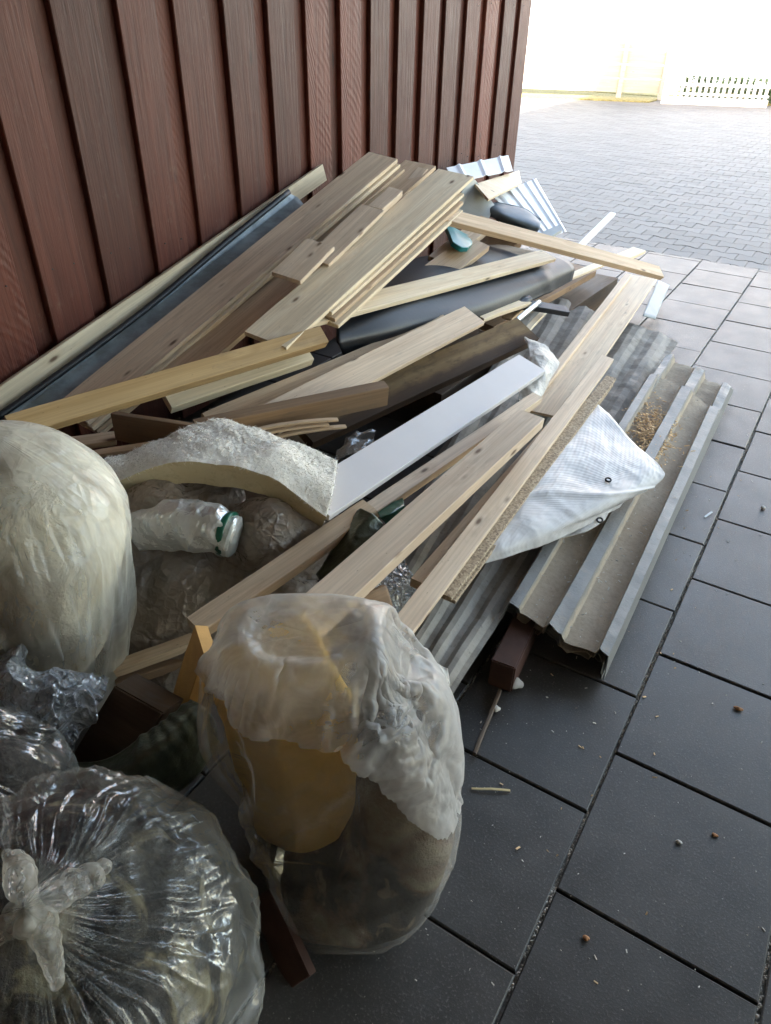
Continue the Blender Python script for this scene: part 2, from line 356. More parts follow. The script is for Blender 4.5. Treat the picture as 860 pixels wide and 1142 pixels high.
def mesh_obj(name, verts, faces, mat, parent=None, smooth=False, mw=None, uvs=None, attr=None):
    me = bpy.data.meshes.new(name)
    me.from_pydata([tuple(v) for v in verts], [], faces)
    me.update()
    if uvs is not None:
        l = me.uv_layers.new(name='UVMap')
        idx = np.empty(len(me.loops), dtype=np.int32); me.loops.foreach_get('vertex_index', idx)
        l.data.foreach_set('uv', np.asarray(uvs, dtype=np.float32)[idx].ravel())
    if attr is not None:
        a = me.attributes.new(attr[0], 'FLOAT', 'POINT'); a.data.foreach_set('value', np.asarray(attr[1], dtype=np.float32))
    if smooth: me.shade_smooth()
    mats = mat if isinstance(mat, (list, tuple)) else [mat]
    for m_ in mats: me.materials.append(m_)
    o = bpy.data.objects.new(name, me); COL.objects.link(o)
    if mw is not None: o.matrix_world = mw
    if parent is not None: o.parent = parent
    return o

def bm_obj(name, bm, mat, parent=None, smooth=False, mw=None):
    me = bpy.data.meshes.new(name); bm.to_mesh(me); bm.free()
    if smooth: me.shade_smooth()
    for m_ in (mat if isinstance(mat, (list, tuple)) else [mat]): me.materials.append(m_)
    o = bpy.data.objects.new(name, me); COL.objects.link(o)
    if mw is not None: o.matrix_world = mw
    if parent is not None: o.parent = parent
    return o

def box(bm, x0, x1, y0, y1, z0, z1):
    vs = [bm.verts.new((x, y, z)) for x in (x0, x1) for y in (y0, y1) for z in (z0, z1)]
    for f in ((0, 1, 3, 2), (4, 6, 7, 5), (0, 4, 5, 1), (2, 3, 7, 6), (0, 2, 6, 4), (1, 5, 7, 3)):
        bm.faces.new([vs[i] for i in f])

def sn(x, y, z): return noise.noise(Vector((x, y, z)))

def bar_mesh(name, L, w, t, mat, mw, bev=.0018, nseg=14, bow=.0, twist=0.0, skewA=0.0, skewB=0.0, rough=.0008, seed=0):
    "a sawn board: length on x, width on y, body below z=0, eased edges, a little warp"
    b = min(bev, t*.3, w*.3)
    prof = [(b, 0), (w-b, 0), (w, -b), (w, -t+b), (w-b, -t), (b, -t), (0, -t+b), (0, -b)]
    vs, fs = [], []
    n = len(prof)
    for i in range(nseg+1):
        s = i/nseg; e = 0.0
        inset = b if i in (0, nseg) else 0
        for (y, z) in prof:
            x = s*L
            if i == 0: x += skewA*(y/w)
            elif i == nseg: x += skewB*(y/w)
            yy = y + sn(s*3+seed, 1.3*seed, y*9)*rough*2
            zz = z + bow*4*s*(1-s) + twist*(s-.5)*(y-w/2) + sn(s*4+seed*2.1, y*8, 3.3)*rough
            if inset:
                yy = w/2 + (yy-w/2)*(1-inset/max(w, .01)); zz = -t/2 + (zz+t/2)*(1-inset/max(t, .01))
            vs.append((x, yy, zz))
    for i in range(nseg):
        for k in range(n):
            a, c = i*n+k, i*n+(k+1) % n
            fs.append((a, c, c+n, a+n))
    fs.append(tuple(range(n-1, -1, -1))); fs.append(tuple(nseg*n+k for k in range(n)))
    o = mesh_obj(name, vs, fs, mat, mw=mw)
    bmx = bmesh.new(); bmx.from_mesh(o.data); bmesh.ops.recalc_face_normals(bmx, faces=bmx.faces); bmx.to_mesh(o.data); bmx.free()
    return o

DBG = []
def plank(label, mat, A, mA, B, mB, e2, roll=0, t=.022, w=None, off=(0, 0), name='plank', cat='plank', group='boards thrown on the scrap pile', **kw):
    """A,B: the two ends of one long edge of the upper face; e2: two points on the other edge; roll tilts the face about A-B"""
    a, b = pick(A, mA), pick(B, mB)
    ax = (b-a); L = ax.length; ax.normalize()
    h = ax.cross(Vector((0, 0, 1))).normalized(); v = h.cross(ax)
    wd = h*math.cos(R(roll)) + v*math.sin(R(roll))
    n = wd.cross(ax) if wd.cross(ax).dot(CAMP-a) > 0 else ax.cross(wd)
    if w is None:
        pn = ray(*e2[0]).cross(ray(*e2[1]))
        ws = [pn.dot(CAMP-q)/pn.dot(wd) for q in (a, b)]
        w = sum(ws)/2
        DBG.append((label[:34], round(L, 2), [round(x, 3) for x in ws], [round(x, 2) for x in a], [round(x, 2) for x in b]))
    if w < 0: wd = -wd; w = -w
    o0 = a + wd*off[0] + n*off[1]
    # right-handed frame: x along, y across, z = face normal
    if ax.cross(wd).dot(n) < 0:
        o0 = o0 + wd*w; wd = -wd
    mw = Matrix(((ax.x, wd.x, n.x, o0.x), (ax.y, wd.y, n.y, o0.y), (ax.z, wd.z, n.z, o0.z), (0, 0, 0, 1)))
    o = bar_mesh(name, L, w, t, M[mat], mw, seed=rng.random()*50, bow=kw.pop('bow', rng.uniform(-.004, .004)), **kw)
    return tag(o, label, cat, group)

def catmull(P, n):
    "resample a list of vectors to n points along a Catmull-Rom curve"
    m = len(P)
    if m == 1: return [P[0].copy() for _ in range(n)]
    out = []
    for i in range(n):
        s = i/(n-1)*(m-1); k = min(int(s), m-2); f = s-k
        p1, p2 = P[k], P[k+1]
        p0 = P[k-1] if k > 0 else p1*2-p2
        p3 = P[k+2] if k+2 < m else p2*2-p1
        out.append(.5*((2*p1) + (p2-p0)*f + (2*p0-5*p1+4*p2-p3)*f*f + (3*p1-p0-3*p2+p3)*f**3))
    return out

def linres(P, n):
    m = len(P); out = []
    for i in range(n):
        s = i/(n-1)*(m-1); k = min(int(s), m-2); out.append(P[k].lerp(P[k+1], s-k))
    return out

def patch(name, rows, mat, nu=30, nv=30, thick=.003, disp=None, lin_u=False, lin_v=False, parent=None, smooth=True, attr=None, mat2=None):
    "a curved sheet of real thickness through rows of control points"
    A = [(linres if lin_u else catmull)(r, nu) for r in rows]
    G = []
    for j in range(nu):
        colp = (linres if lin_v else catmull)([A[i][j] for i in range(len(A))], nv)
        G.append(colp)
    nrm = [[None]*nv for _ in range(nu)]
    for j in range(nu):
        for i in range(nv):
            du = G[min(j+1, nu-1)][i]-G[max(j-1, 0)][i]; dv = G[j][min(i+1, nv-1)]-G[j][max(i-1, 0)]
            q = du.cross(dv)
            if q.length < 1e-12: q = Vector((0, 0, 1))
            q.normalize()
            if q.dot(CAMP-G[j][i]) < 0 and not kw_keep.get('keep'): q = -q
            nrm[j][i] = q
    top, uv, at_ = [], [], []
    for j in range(nu):
        for i in range(nv):
            p = G[j][i]; d = disp(p, j/(nu-1), i/(nv-1)) if disp else 0
            top.append(p+nrm[j][i]*d); uv.append((j/(nu-1), i/(nv-1)))
            at_.append(attr(j/(nu-1), i/(nv-1)) if attr else 0)
    bot = [top[j*nv+i]-nrm[j][i]*(thick(j/(nu-1), i/(nv-1)) if callable(thick) else thick) for j in range(nu) for i in range(nv)]
    N = nu*nv; fs = []
    for j in range(nu-1):
        for i in range(nv-1):
            a = j*nv+i; q = (a, a+1, a+nv+1, a+nv)
            fs.append(q); fs.append(tuple(N+k for k in reversed(q)))
    ntop = len(fs)
    for j in range(nu-1):
        a, b = j*nv, (j+1)*nv; fs.append((a, b, N+b, N+a))
        a, b = j*nv+nv-1, (j+1)*nv+nv-1; fs.append((b, a, N+a, N+b))
    for i in range(nv-1):
        a, b = i, i+1; fs.append((b, a, N+a, N+b))
        a, b = (nu-1)*nv+i, (nu-1)*nv+i+1; fs.append((a, b, N+b, N+a))
    o = mesh_obj(name, top+bot, fs, [mat, mat2] if mat2 else mat, parent, smooth, uvs=uv+uv, attr=('valley', at_+at_) if attr else None)
    bmx = bmesh.new(); bmx.from_mesh(o.data); bmesh.ops.recalc_face_normals(bmx, faces=bmx.faces); bmx.to_mesh(o.data); bmx.free()
    if smooth:
        for p in o.data.polygons[ntop:]: p.use_smooth = False
    if mat2:
        for k, p in enumerate(o.data.polygons):
            if k >= ntop or k % 2 == 1: p.material_index = 1
    return o
kw_keep = {}

def tube(name, pts, rad, mat, parent=None, seg=16, n=24, cap=True, disp=None, flat=1.0):
    C = catmull([Vector(p) for p in pts], n); vs, fs = [], []
    rr = rad if isinstance(rad, (list, tuple)) else [rad]*2
    up = Vector((0, 0, 1))
    for i, c in enumerate(C):
        d = (C[min(i+1, n-1)]-C[max(i-1, 0)]).normalized(); s = d.cross(up)
        if s.length < .05: s = d.cross(Vector((1, 0, 0)))
        s.normalize(); u2 = s.cross(d)
        f = i/(n-1)*(len(rr)-1); k = min(int(f), len(rr)-2); r = rr[k]+(rr[k+1]-rr[k])*(f-k)
        for q in range(seg):
            a = 2*math.pi*q/seg
            p = c+(s*math.cos(a)+u2*math.sin(a)*flat)*r
            if disp: p = p+(p-c).normalized()*disp(p, i/(n-1), a)
            vs.append(p)
    for i in range(n-1):
        for q in range(seg):
            a, b = i*seg+q, i*seg+(q+1) % seg; fs.append((a, b, b+seg, a+seg))
    if cap: fs.append(tuple(range(seg-1, -1, -1))); fs.append(tuple((n-1)*seg+q for q in range(seg)))
    return mesh_obj(name, vs, fs, mat, parent, True)

def ridge(p, s, seed=0.0):
    return 1-abs(noise.noise(Vector((p.x*s+seed, p.y*s-seed, p.z*s+seed*.7))))*2

def crinkle(p, amp, seed):
    "creased film: flats pulled between sharp folds"
    q = Vector((p.x+.06*sn(p.x*6+seed, p.y*6, p.z*6), p.y+.06*sn(p.x*6, p.y*6+seed, p.z*6), p.z))
    a = ridge(q, 6, seed); b = ridge(q, 13, seed+9); c = ridge(q, 27, seed+4)
    return amp*(.9*(a**3)+.5*(b**3)*max(0, a+.2)+.22*c**3)-amp*.5

def vcre(p, s, w=.35, sx=1, sy=1, sz=1, seed=0.0):
    "straight ridges: 1 on a crease line, 0 on the flats between"
    q = Vector(((p.x+.02*sn(p.x*5, p.y*5, p.z*5+seed))*s*sx+seed, p.y*s*sy-seed, p.z*s*sz))
    d = noise.voronoi(q)[0]
    return max(0.0, 1-(d[1]-d[0])/w)

def folds(p, amp, seed, sz=1.0):
    return amp*(1.0*vcre(p, 7, .42, sz=sz, seed=seed)**1.3+.55*vcre(p, 15, .40, sz=sz, seed=seed+7)**1.3+.25*vcre(p, 31, .4, sz=sz, seed=seed+3)-.45)

def ring_solid(name, rings, mat, disp=None, parent=None, close=True):
    "rings: list of lists of points (same count)"
    n = len(rings[0]); vs, fs = [], []
    cs = [sum(r, Vector())/n for r in rings]
    for i, r_ in enumerate(rings):
        for q, p in enumerate(r_):
            d = (p-cs[i]); dn = d.normalized() if d.length > 1e-9 else Vector((0, 0, 1))
            if i >= len(rings)-6: dn = (dn*.6+Vector((0, 0, 1))*.5).normalized()
            vs.append(p+dn*(disp(p, i/(len(rings)-1), 2*math.pi*q/n) if disp else 0))
    for i in range(len(rings)-1):
        for q in range(n):
            a, b = i*n+q, i*n+(q+1) % n; fs.append((a, b, b+n, a+n))
    if close:
        vs.append(cs[0]); vs.append(cs[-1]); k0, k1 = len(vs)-2, len(vs)-1
        for q in range(n):
            fs.append((k0, (q+1) % n, q)); fs.append((k1, (len(rings)-1)*n+q, (len(rings)-1)*n+(q+1) % n))
    return mesh_obj(name, vs, fs, mat, parent, True)

def sliced(name, sl, mat, nring=60, nseg=120, disp=None, sq=2.4, parent=None):
    "sl: (z, pxL, pxR, py, depth) slices of a standing sack"
    keys = []
    for z, l, r_, py, b in sl:
        a, c = at(l, py, z), at(r_, py, z); ctr = (a+c)/2; h = (c-a); hw = h.length/2; h.normalize()
        keys.append((ctr, hw, b, h))
    C = catmull([k[0] for k in keys], nring)
    HW = catmull([Vector((k[1], k[2], 0)) for k in keys], nring)
    rings = []
    for i in range(nring):
        f = i/(nring-1)*(len(keys)-1); k = min(int(f), len(keys)-2)
        h = keys[k][3].lerp(keys[k+1][3], f-k).normalized(); d = Vector((-h.y, h.x, 0))
        ring = []
        for q in range(nseg):
            a = 2*math.pi*q/nseg; ca, sa = math.cos(a), math.sin(a)
            e = 2/sq
            ring.append(C[i]+h*max(HW[i].x, .004)*math.copysign(abs(ca)**e, ca)+d*max(HW[i].y, .004)*math.copysign(abs(sa)**e, sa))
        rings.append(ring)
    return ring_solid(name, rings, mat, disp, parent)

def blob(name, balls, mat, voxel=.008, disp=None, parent=None, smooth_it=6, hexa=None):
    "one closed lumpy skin around several overlapping lumps"
    bm = bmesh.new()
    for c, r_ in balls:
        rr = r_ if isinstance(r_, tuple) else (r_, r_, r_)
        mt = Matrix.Translation(Vector(c)) @ Matrix.Diagonal((*rr, 1))
        bmesh.ops.create_icosphere(bm, subdivisions=3, radius=1, matrix=mt)
    if hexa:
        hv = [bm.verts.new(p) for p in hexa]
        hf = [bm.faces.new([hv[i] for i in f]) for f in ((3, 2, 1, 0), (4, 5, 6, 7), (0, 1, 5, 4), (1, 2, 6, 5), (2, 3, 7, 6), (3, 0, 4, 7))]
        bmesh.ops.recalc_face_normals(bm, faces=hf)
    me = bpy.data.meshes.new('tmp'); bm.to_mesh(me); bm.free()
    o = bpy.data.objects.new('tmp', me); COL.objects.link(o)
    m_ = o.modifiers.new('r', 'REMESH'); m_.mode = 'VOXEL'; m_.voxel_size = voxel
    s_ = o.modifiers.new('s', 'SMOOTH'); s_.iterations = smooth_it; s_.factor = .5
    dg = bpy.context.evaluated_depsgraph_get()
    m2 = bpy.data.meshes.new_from_object(o.evaluated_get(dg))
    bpy.data.objects.remove(o); bpy.data.meshes.remove(me)
    m2.name = name
    if disp:
        cos = [v.co.copy() for v in m2.vertices]; nn = [v.normal.copy() for v in m2.vertices]
        for v, c, n_ in zip(m2.vertices, cos, nn): v.co = c+n_*disp(c)
    m2.shade_smooth(); m2.materials.clear(); m2.materials.append(mat)
    o = bpy.data.objects.new(name, m2); COL.objects.link(o)
    if parent is not None: o.parent = parent
    return o

def drape(o, colliders, frames=22, shrink=-.10, bend=.03, stiff=12.0, pressure=0.0, pin=None, mass=.08, gravity=1.0, selfc=False, quality=4, smooth=1, dist=.004):
    "let a film skin settle as cloth over what is inside it, then keep the settled shape as a plain mesh"
    cols = []
    for c in colliders:
        m_ = c.modifiers.new('col', 'COLLISION'); c.collision.thickness_outer = .003; c.collision.thickness_inner = .02; c.collision.damping = .5; c.collision.cloth_friction = 12; cols.append((c, m_))
    if pin is not None:
        vg = o.vertex_groups.new(name='pin'); vg.add(pin, 1.0, 'REPLACE')
    cm = o.modifiers.new('cloth', 'CLOTH'); st = cm.settings
    st.quality = quality; st.mass = mass; st.air_damping = 2.0
    st.tension_stiffness = stiff; st.compression_stiffness = stiff; st.shear_stiffness = stiff*.4; st.bending_stiffness = bend
    st.tension_damping = 4; st.compression_damping = 4; st.shear_damping = 4; st.bending_damping = .5
    st.shrink_min = shrink; st.effector_weights.gravity = gravity
    if pressure: st.use_pressure = True; st.uniform_pressure_force = pressure
    if pin is not None: st.vertex_group_mass = 'pin'
    cs = cm.collision_settings; cs.use_collision = True; cs.distance_min = dist; cs.collision_quality = 3
    cs.use_self_collision = selfc
    if selfc: cs.self_distance_min = .003
    cm.point_cache.frame_start = 1; cm.point_cache.frame_end = frames+1
    for f in range(1, frames+1): SC.frame_set(f)
    dg = bpy.context.evaluated_depsgraph_get()
    me = bpy.data.meshes.new_from_object(o.evaluated_get(dg))
    for c, m_ in cols: c.modifiers.remove(m_)
    o.modifiers.remove(cm)
    old = o.data; o.data = me; me.name = o.name
    if smooth:
        sm = o.modifiers.new('sub', 'SUBSURF'); sm.levels = sm.render_levels = smooth
    SC.frame_set(1)
    return o

def empty(name, loc=(0, 0, 0)):
    o = bpy.data.objects.new(name, None); COL.objects.link(o); o.location = loc; o.empty_display_size = .05
    return o

def parts_to(root, *objs):
    bpy.context.view_layer.update()
    for o in objs:
        o.parent = root; o.matrix_parent_inverse = root.matrix_world.inverted()
    return root

#@@SETTING
# ------------------------------------------------------------------ setting: ground
WX = -2.20           # face of the timber wall
WEND = 5.26          # its far corner
YEDGE = 5.93         # where the slabs stop and the courtyard pavers begin

g = bmesh.new(); box(g, -60, 60, -20, 120, -.30, -.012)
tag(bm_obj('ground', g, M['joint']), kind='structure')

S = .40; X0, Y0 = -.0946, .8653
def slabs():
    vs, fs = [], []
    gap, bev, th = .0035, .003, .05
    for c in range(-6, 18):
        xa = X0+c*S; off = 0.0 if c % 2 == 0 else .515*S
        for k in range(-14, 14):
            ya = Y0+off+k*S; yb = ya+S
            if ya > YEDGE-.02: continue
            yb = min(yb, YEDGE)
            if xa < WX-.3: continue
            gx = gap+rng.uniform(-.0012, .0018); gy = gap*.9+rng.uniform(-.001, .0015)
            x0, x1, y0, y1 = xa+gx, xa+S-gx, ya+gy, yb-gy
            dz = rng.uniform(-.0012, .0012); tx, ty = rng.uniform(-.003, .003), rng.uniform(-.003, .003)
            b = len(vs)
            for (ins, z) in ((0, -th), (0, -bev), (bev, 0)):
                for (x, y) in ((x0+ins, y0+ins), (x1-ins, y0+ins), (x1-ins, y1-ins), (x0+ins, y1-ins)):
                    vs.append((x, y, z+dz+tx*(x-xa-.2)+ty*(y-ya-.2)))
            for r_ in (0, 4):
                for q in range(4): fs.append((b+r_+q, b+r_+(q+1) % 4, b+r_+4+(q+1) % 4, b+r_+4+q))
            fs.append((b+8, b+9, b+10, b+11))
    return mesh_obj('slab_paving', vs, fs, M['slab'])
tag(slabs(), kind='structure')

def pavers():
    vs, fs = [], []
    prof = [(-.0985, .0962-.003), (-.070, .0962-.003), (-.030, .0688-.003), (.030, .0688-.003), (.070, .0962-.003), (.0985, .0962-.003)]
    y = YEDGE-.06; i = 0
    while y < 18.6:
        x = (-6 if y < 9 else -12)+(0 if i % 2 == 0 else .1)
        while x < (2.0 if y < 9 else 1.5):
            pts = [(x+yy, y-h) for yy, h in prof]+[(x+yy, y+h) for yy, h in reversed(prof)]
            b = len(vs); dz = rng.uniform(-.003, 0); n = len(pts)
            for z, sc in ((-.02, 1.0), (-.003, 1.0), (0, .965)):
                for (px, py) in pts: vs.append((x+(px-x)*sc, y+(py-y)*sc, z+dz-.004))
            for r_ in (0, n):
                for q in range(n): fs.append((b+r_+q, b+r_+n+q, b+r_+n+(q+1) % n, b+r_+(q+1) % n))
            fs.append(tuple(b+2*n+q for q in reversed(range(n))))
            x += .2
        y += .165; i += 1
    o = mesh_obj('courtyard_paving', vs, fs, M['paver'])
    bmx = bmesh.new(); bmx.from_mesh(o.data); bmesh.ops.recalc_face_normals(bmx, faces=bmx.faces); bmx.to_mesh(o.data); bmx.free()
    return o
tag(pavers(), kind='structure')

# grit swept into the long joints of the slabs
def grit():
    vs, fs = [], []
    def pebble(x, y, z, r_):
        b = len(vs)
        a0 = rng.uniform(0, 6.28); e = rng.uniform(.6, 1.5)
        for k in range(5):
            a = a0+k*1.2566; vs.append((x+math.cos(a)*r_*e*rng.uniform(.7, 1.2), y+math.sin(a)*r_/e*rng.uniform(.7, 1.2), z))
        vs.append((x+rng.uniform(-.3, .3)*r_, y, z+r_*.8))
        for k in range(5): fs.append((b+k, b+(k+1) % 5, b+5))
    for c in range(-1, 4):
        xl = X0+c*S
        y = .2
        while y < 4.6:
            if sn(y*2.3, c*7.1, .5) > -.5:
                pebble(xl+rng.uniform(-.0055, .0055), y, -.0055, rng.uniform(.0014, .0046))
            y += rng.uniform(.0015, .006)
    for _ in range(1500):
        pebble(rng.uniform(-.5, 1.1), rng.uniform(.3, 4), .0008, rng.uniform(.0005, .0017))
    return mesh_obj('joint_grit', vs, fs, M['gritm'])
tag(grit(), 'pale sandy grit caught in the long joints of the paving slabs', 'grit', kind='stuff')

# ------------------------------------------------------------------ timber wall (board on board)
PER = .2453
def wall():
    bm = bmesh.new()
    OW, T = .165, .024
    # far end outward: first outer board flush with the corner
    y = WEND
    def bd(y0, y1, x0, x1, rag):
        nz = 10; z0, z1 = .03, 3.085; vs = []
        for i in range(nz+1):
            z = z0+(z1-z0)*i/nz; j = rng.uniform(-.0016, .0016)
            vs.append([bm.verts.new((x, yy+j+(rag if False else 0), z)) for x, yy in ((x0, y0), (x1-.003, y0), (x1, y0+.003), (x1, y1-.003), (x1-.003, y1), (x0, y1))])
        for i in range(nz):
            for k in range(6):
                bm.faces.new((vs[i][k], vs[i][(k+1) % 6], vs[i+1][(k+1) % 6], vs[i+1][k]))
        bm.faces.new(vs[-1]); bm.faces.new(vs[0][::-1])
    k = 0
    while y > -4.2:
        t = rng.uniform(-.003, .003)
        bd(y-OW+rng.uniform(-.004, .004), y, WX-T+.001, WX+t, 0)                 # outer board
        bd(y-PER-.026, y-OW+.026, WX-2*T, WX-T-.0005+rng.uniform(-.001, 0), 0)      # inner board between
        y -= PER; k += 1
    bmesh.ops.recalc_face_normals(bm, faces=bm.faces)
    root = empty('timber_wall', (WX, WEND, 0))
    tag(root, 'red brown wall of upright overlapping boards behind the scrap pile', 'wall')
    o = bm_obj('cladding', bm, M['wall'])
    b2 = bmesh.new()
    box(b2, WX-.20, WX-2*T-.002, -4.4, WEND-.01, .0, 3.09)
    c = bm_obj('wall_core', b2, M['dark'])
    # nail heads
    b3 = bmesh.new(); y = WEND
    while y > .2:
        for z in (.75, 1.55, 2.35):
            for dy in (.04, .125):
                mt = Matrix.Translation((WX+.003, y-dy+rng.uniform(-.008, .008), z+rng.uniform(-.03, .03))) @ Matrix.Rotation(R(90), 4, 'Y')
                bmesh.ops.create_cone(b3, cap_ends=True, segments=8, radius1=.0030, radius2=.0026, depth=.003, matrix=mt)
        y -= PER
    n_ = bm_obj('nail_heads', b3, M['darkmetal']); n_['kind'] = 'stuff'
    # base board under the cladding
    parts_to(root, o, c, n_)
wall()

# rest of the building: roof over the passage, upper floor, far and side walls of the passage (out of frame, but they make its shade)
bm = bmesh.new()
box(bm, -2.95, 4.4, -9, 4.35, 3.1, 7.4)
box(bm, -12, -2.955, -9, 5.25, 2.9, 3.55)
box(bm, -12, -2.41, 5.0, 5.20, 0, 2.895)
box(bm, -4.0, 4.1, -4.6, -4.4, 0, 3.095)
box(bm, 3.9, 4.1, -4.395, 1.1, 0, 3.095)
def ceil_mat():
    t = NT('render_and_ceiling'); t.principled((.66, .61, .53), .8); return t.m
tag(bm_obj('ceiling', bm, ceil_mat()), kind='structure')

#@@BACK
# ------------------------------------------------------------------ far side of the courtyard
M['fencewood'] = wood('fence_wood', (.34, .33, .285), (.31, .295, .24), dirt=.03, knots=.3)
M['whitepaint'] = simple('white_paint', (.66, .66, .66), .5, var=.03)
M['render'] = simple('pale_render', (.46, .51, .56), .8, var=.05, scale=3)
M['dry'] = simple('dry_grass', (.24, .21, .08), .95, var=.4, scale=20, bump=.8, bscale=60, bdist=.05)
M['glass'] = simple('window_glass', (.10, .12, .14), .1, var=.05)
M['roofm'] = simple('roof_tiles', (.33, .17, .11), .8, var=.2)

def fence():
    root = empty('board_fence', (-5.6, 17.6, 0))
    tag(root, 'pale sunlit fence of wide horizontal boards across the courtyard', 'fence')
    a, b = Vector((-10.2, 16.0, 0)), Vector((-4.38, 18.1, 0)); d = (b-a).normalized(); ang = math.atan2(d.y, d.x); L = (b-a).length
    rail = bmesh.new(); z = .12
    for k, hgt in enumerate((.26, .26, .26, .22)):
        box(rail, 0, L, -.012, .012, z, z+hgt-.018); z += hgt
    o1 = bm_obj('board_panel', rail, M['fencewood'], mw=Matrix.Translation(a) @ Matrix.Rotation(ang, 4, 'Z'))
    ps = []
    for s in (.05, 2.7, L-.9, L-.04):
        pb = bmesh.new(); box(pb, s-.05, s+.05, -.07, .06, 0, 1.2)
        ps.append(bm_obj('fence_post', pb, M['fencewood'], mw=Matrix.Translation(a) @ Matrix.Rotation(ang, 4, 'Z')))
    parts_to(root, o1, *ps)
fence()

b = bmesh.new(); vs5 = [b.verts.new(p) for p in ((-10.6, 15.2, .02), (-4.45, 17.42, .02), (-4.45, 18.6, .02), (-10.6, 18.6, .02), (-10.6, 15.2, -.02), (-4.45, 17.42, -.02), (-4.45, 18.6, -.02), (-10.6, 18.6, -.02))]
for f in ((0, 1, 2, 3), (7, 6, 5, 4), (0, 4, 5, 1), (1, 5, 6, 2), (2, 6, 7, 3), (3, 7, 4, 0)): b.faces.new([vs5[i] for i in f])
tag(bm_obj('grass_verge', b, M['dry']), kind='structure')
def pickets():
    root = empty('picket_fence', (-4.1, 17.5, 0))
    tag(root, 'low white picket fence on a white beam at the courtyard edge', 'fence')
    a, b = Vector((-4.10, 17.45, 0)), Vector((-2.30, 18.1, 0)); d = (b-a).normalized(); ang = math.atan2(d.y, d.x); L = (b-a).length
    mw = Matrix.Translation(a) @ Matrix.Rotation(ang, 4, 'Z')
    bb = bmesh.new(); box(bb, 0, L, -.06, .06, 0, .13); base = bm_obj('base_beam', bb, M['whitepaint'], mw=mw)
    rr = bmesh.new(); box(rr, 0, L, -.02, .02, .33, .38); box(rr, 0, L, -.02, .02, .17, .21); rail = bm_obj('rail', rr, M['whitepaint'], mw=mw)
    objs = [base, rail]
    x = .12
    while x < L-.05:
        pb = bmesh.new(); box(pb, x-.028, x+.028, -.04, -.022, .132, .60)
        objs.append(bm_obj('picket', pb, M['whitepaint'], mw=mw)); x += .115
    pb = bmesh.new(); box(pb, -.12, .0, -.07, .07, 0, .62); objs.append(bm_obj('gate_post', pb, M['whitepaint'], mw=mw))
    parts_to(root, *objs)
pickets()
M['leaf'] = simple('hedge_leaf', (.045, .075, .03), .7, var=.5, scale=12)
def hedge():
    vs, fs = [], []
    for _ in range(2600):
        x = rng.uniform(-4.05, -2.2); y = 18.05+(x+4.1)*.36+rng.uniform(0, .35); z = rng.uniform(.02, .46)
        c = Vector((x, y, z)); a = Vector((rng.gauss(0, 1), rng.gauss(0, 1), rng.gauss(0, 1))).normalized(); b = a.orthogonal().normalized(); k = len(vs)
        for u, v in ((-1, 0), (0, -.5), (1, 0), (0, .5)): vs.append(c+a*u*.035+b*v*.045)
        fs.append((k, k+1, k+2, k+3))
    tag(mesh_obj('hedge', vs, fs, M['leaf']), 'low dark hedge showing through the white picket fence', 'hedge')
hedge()

b = bmesh.new(); box(b, -14, 9, 18.66, 21, -.01, .03); tag(bm_obj('verge', b, M['dry']), kind='structure')
b = bmesh.new(); box(b, -2.25, 3, 18.45, 18.65, -.01, .12); tag(bm_obj('kerb', b, M['whitepaint']), kind='structure')

def house():
    root = empty('rendered_house', (-3, 24, 0))
    tag(root, 'pale rendered house glaring in the sun beyond the fence', 'house')
    w_ = bmesh.new(); box(w_, -13, 6, 24, 32, 0, 5.6); wl = bm_obj('wall', w_, M['render'])
    pipe = tube('downpipe', [(-5.0, 23.92, .1), (-5.0, 23.92, 5.5)], .05, M['greysheet'], n=4)
    rf = bmesh.new()
    vs = [rf.verts.new(p) for p in ((-13.5, 23.4, 5.603), (6.5, 23.4, 5.603), (6.5, 32.6, 5.603), (-13.5, 32.6, 5.603), (-13.5, 28, 8.6), (6.5, 28, 8.6))]
    for f in ((0, 1, 5, 4), (2, 3, 4, 5), (0, 4, 3), (1, 2, 5), (0, 3, 2, 1)): rf.faces.new([vs[i] for i in f])
    r_ = bm_obj('roof', rf, M['roofm'])
    ws = []
    for x in (-10, -7.6, -2.2, 1.4):
        wb = bmesh.new(); box(wb, x-.6, x+.6, 23.95, 23.998, 2.4, 3.8); fr = bm_obj('window', wb, M['whitepaint'])
        pb = bmesh.new(); box(pb, x-.5, x+.5, 23.94, 23.949, 2.5, 3.7); pn = bm_obj('pane', pb, M['glass'])
        ws.append((fr, pn))
    parts_to(root, wl, pipe, r_, *[w[0] for w in ws])
    for fr, pn in ws: parts_to(fr, pn)
house()

#@@PILE
X = lambda v: ('x', v)
Z = lambda v: ('z', v)
Y = lambda v: ('y', v)
GB = 'boards thrown on the scrap pile'

# ---- boards against the wall
plank('long cream board standing on edge against the red brown wall', 'cream', (-25, 449), X(-2.15), (360, 183), X(-2.17), ((0, 460), (360, 207)), -82, .02, bow=0)
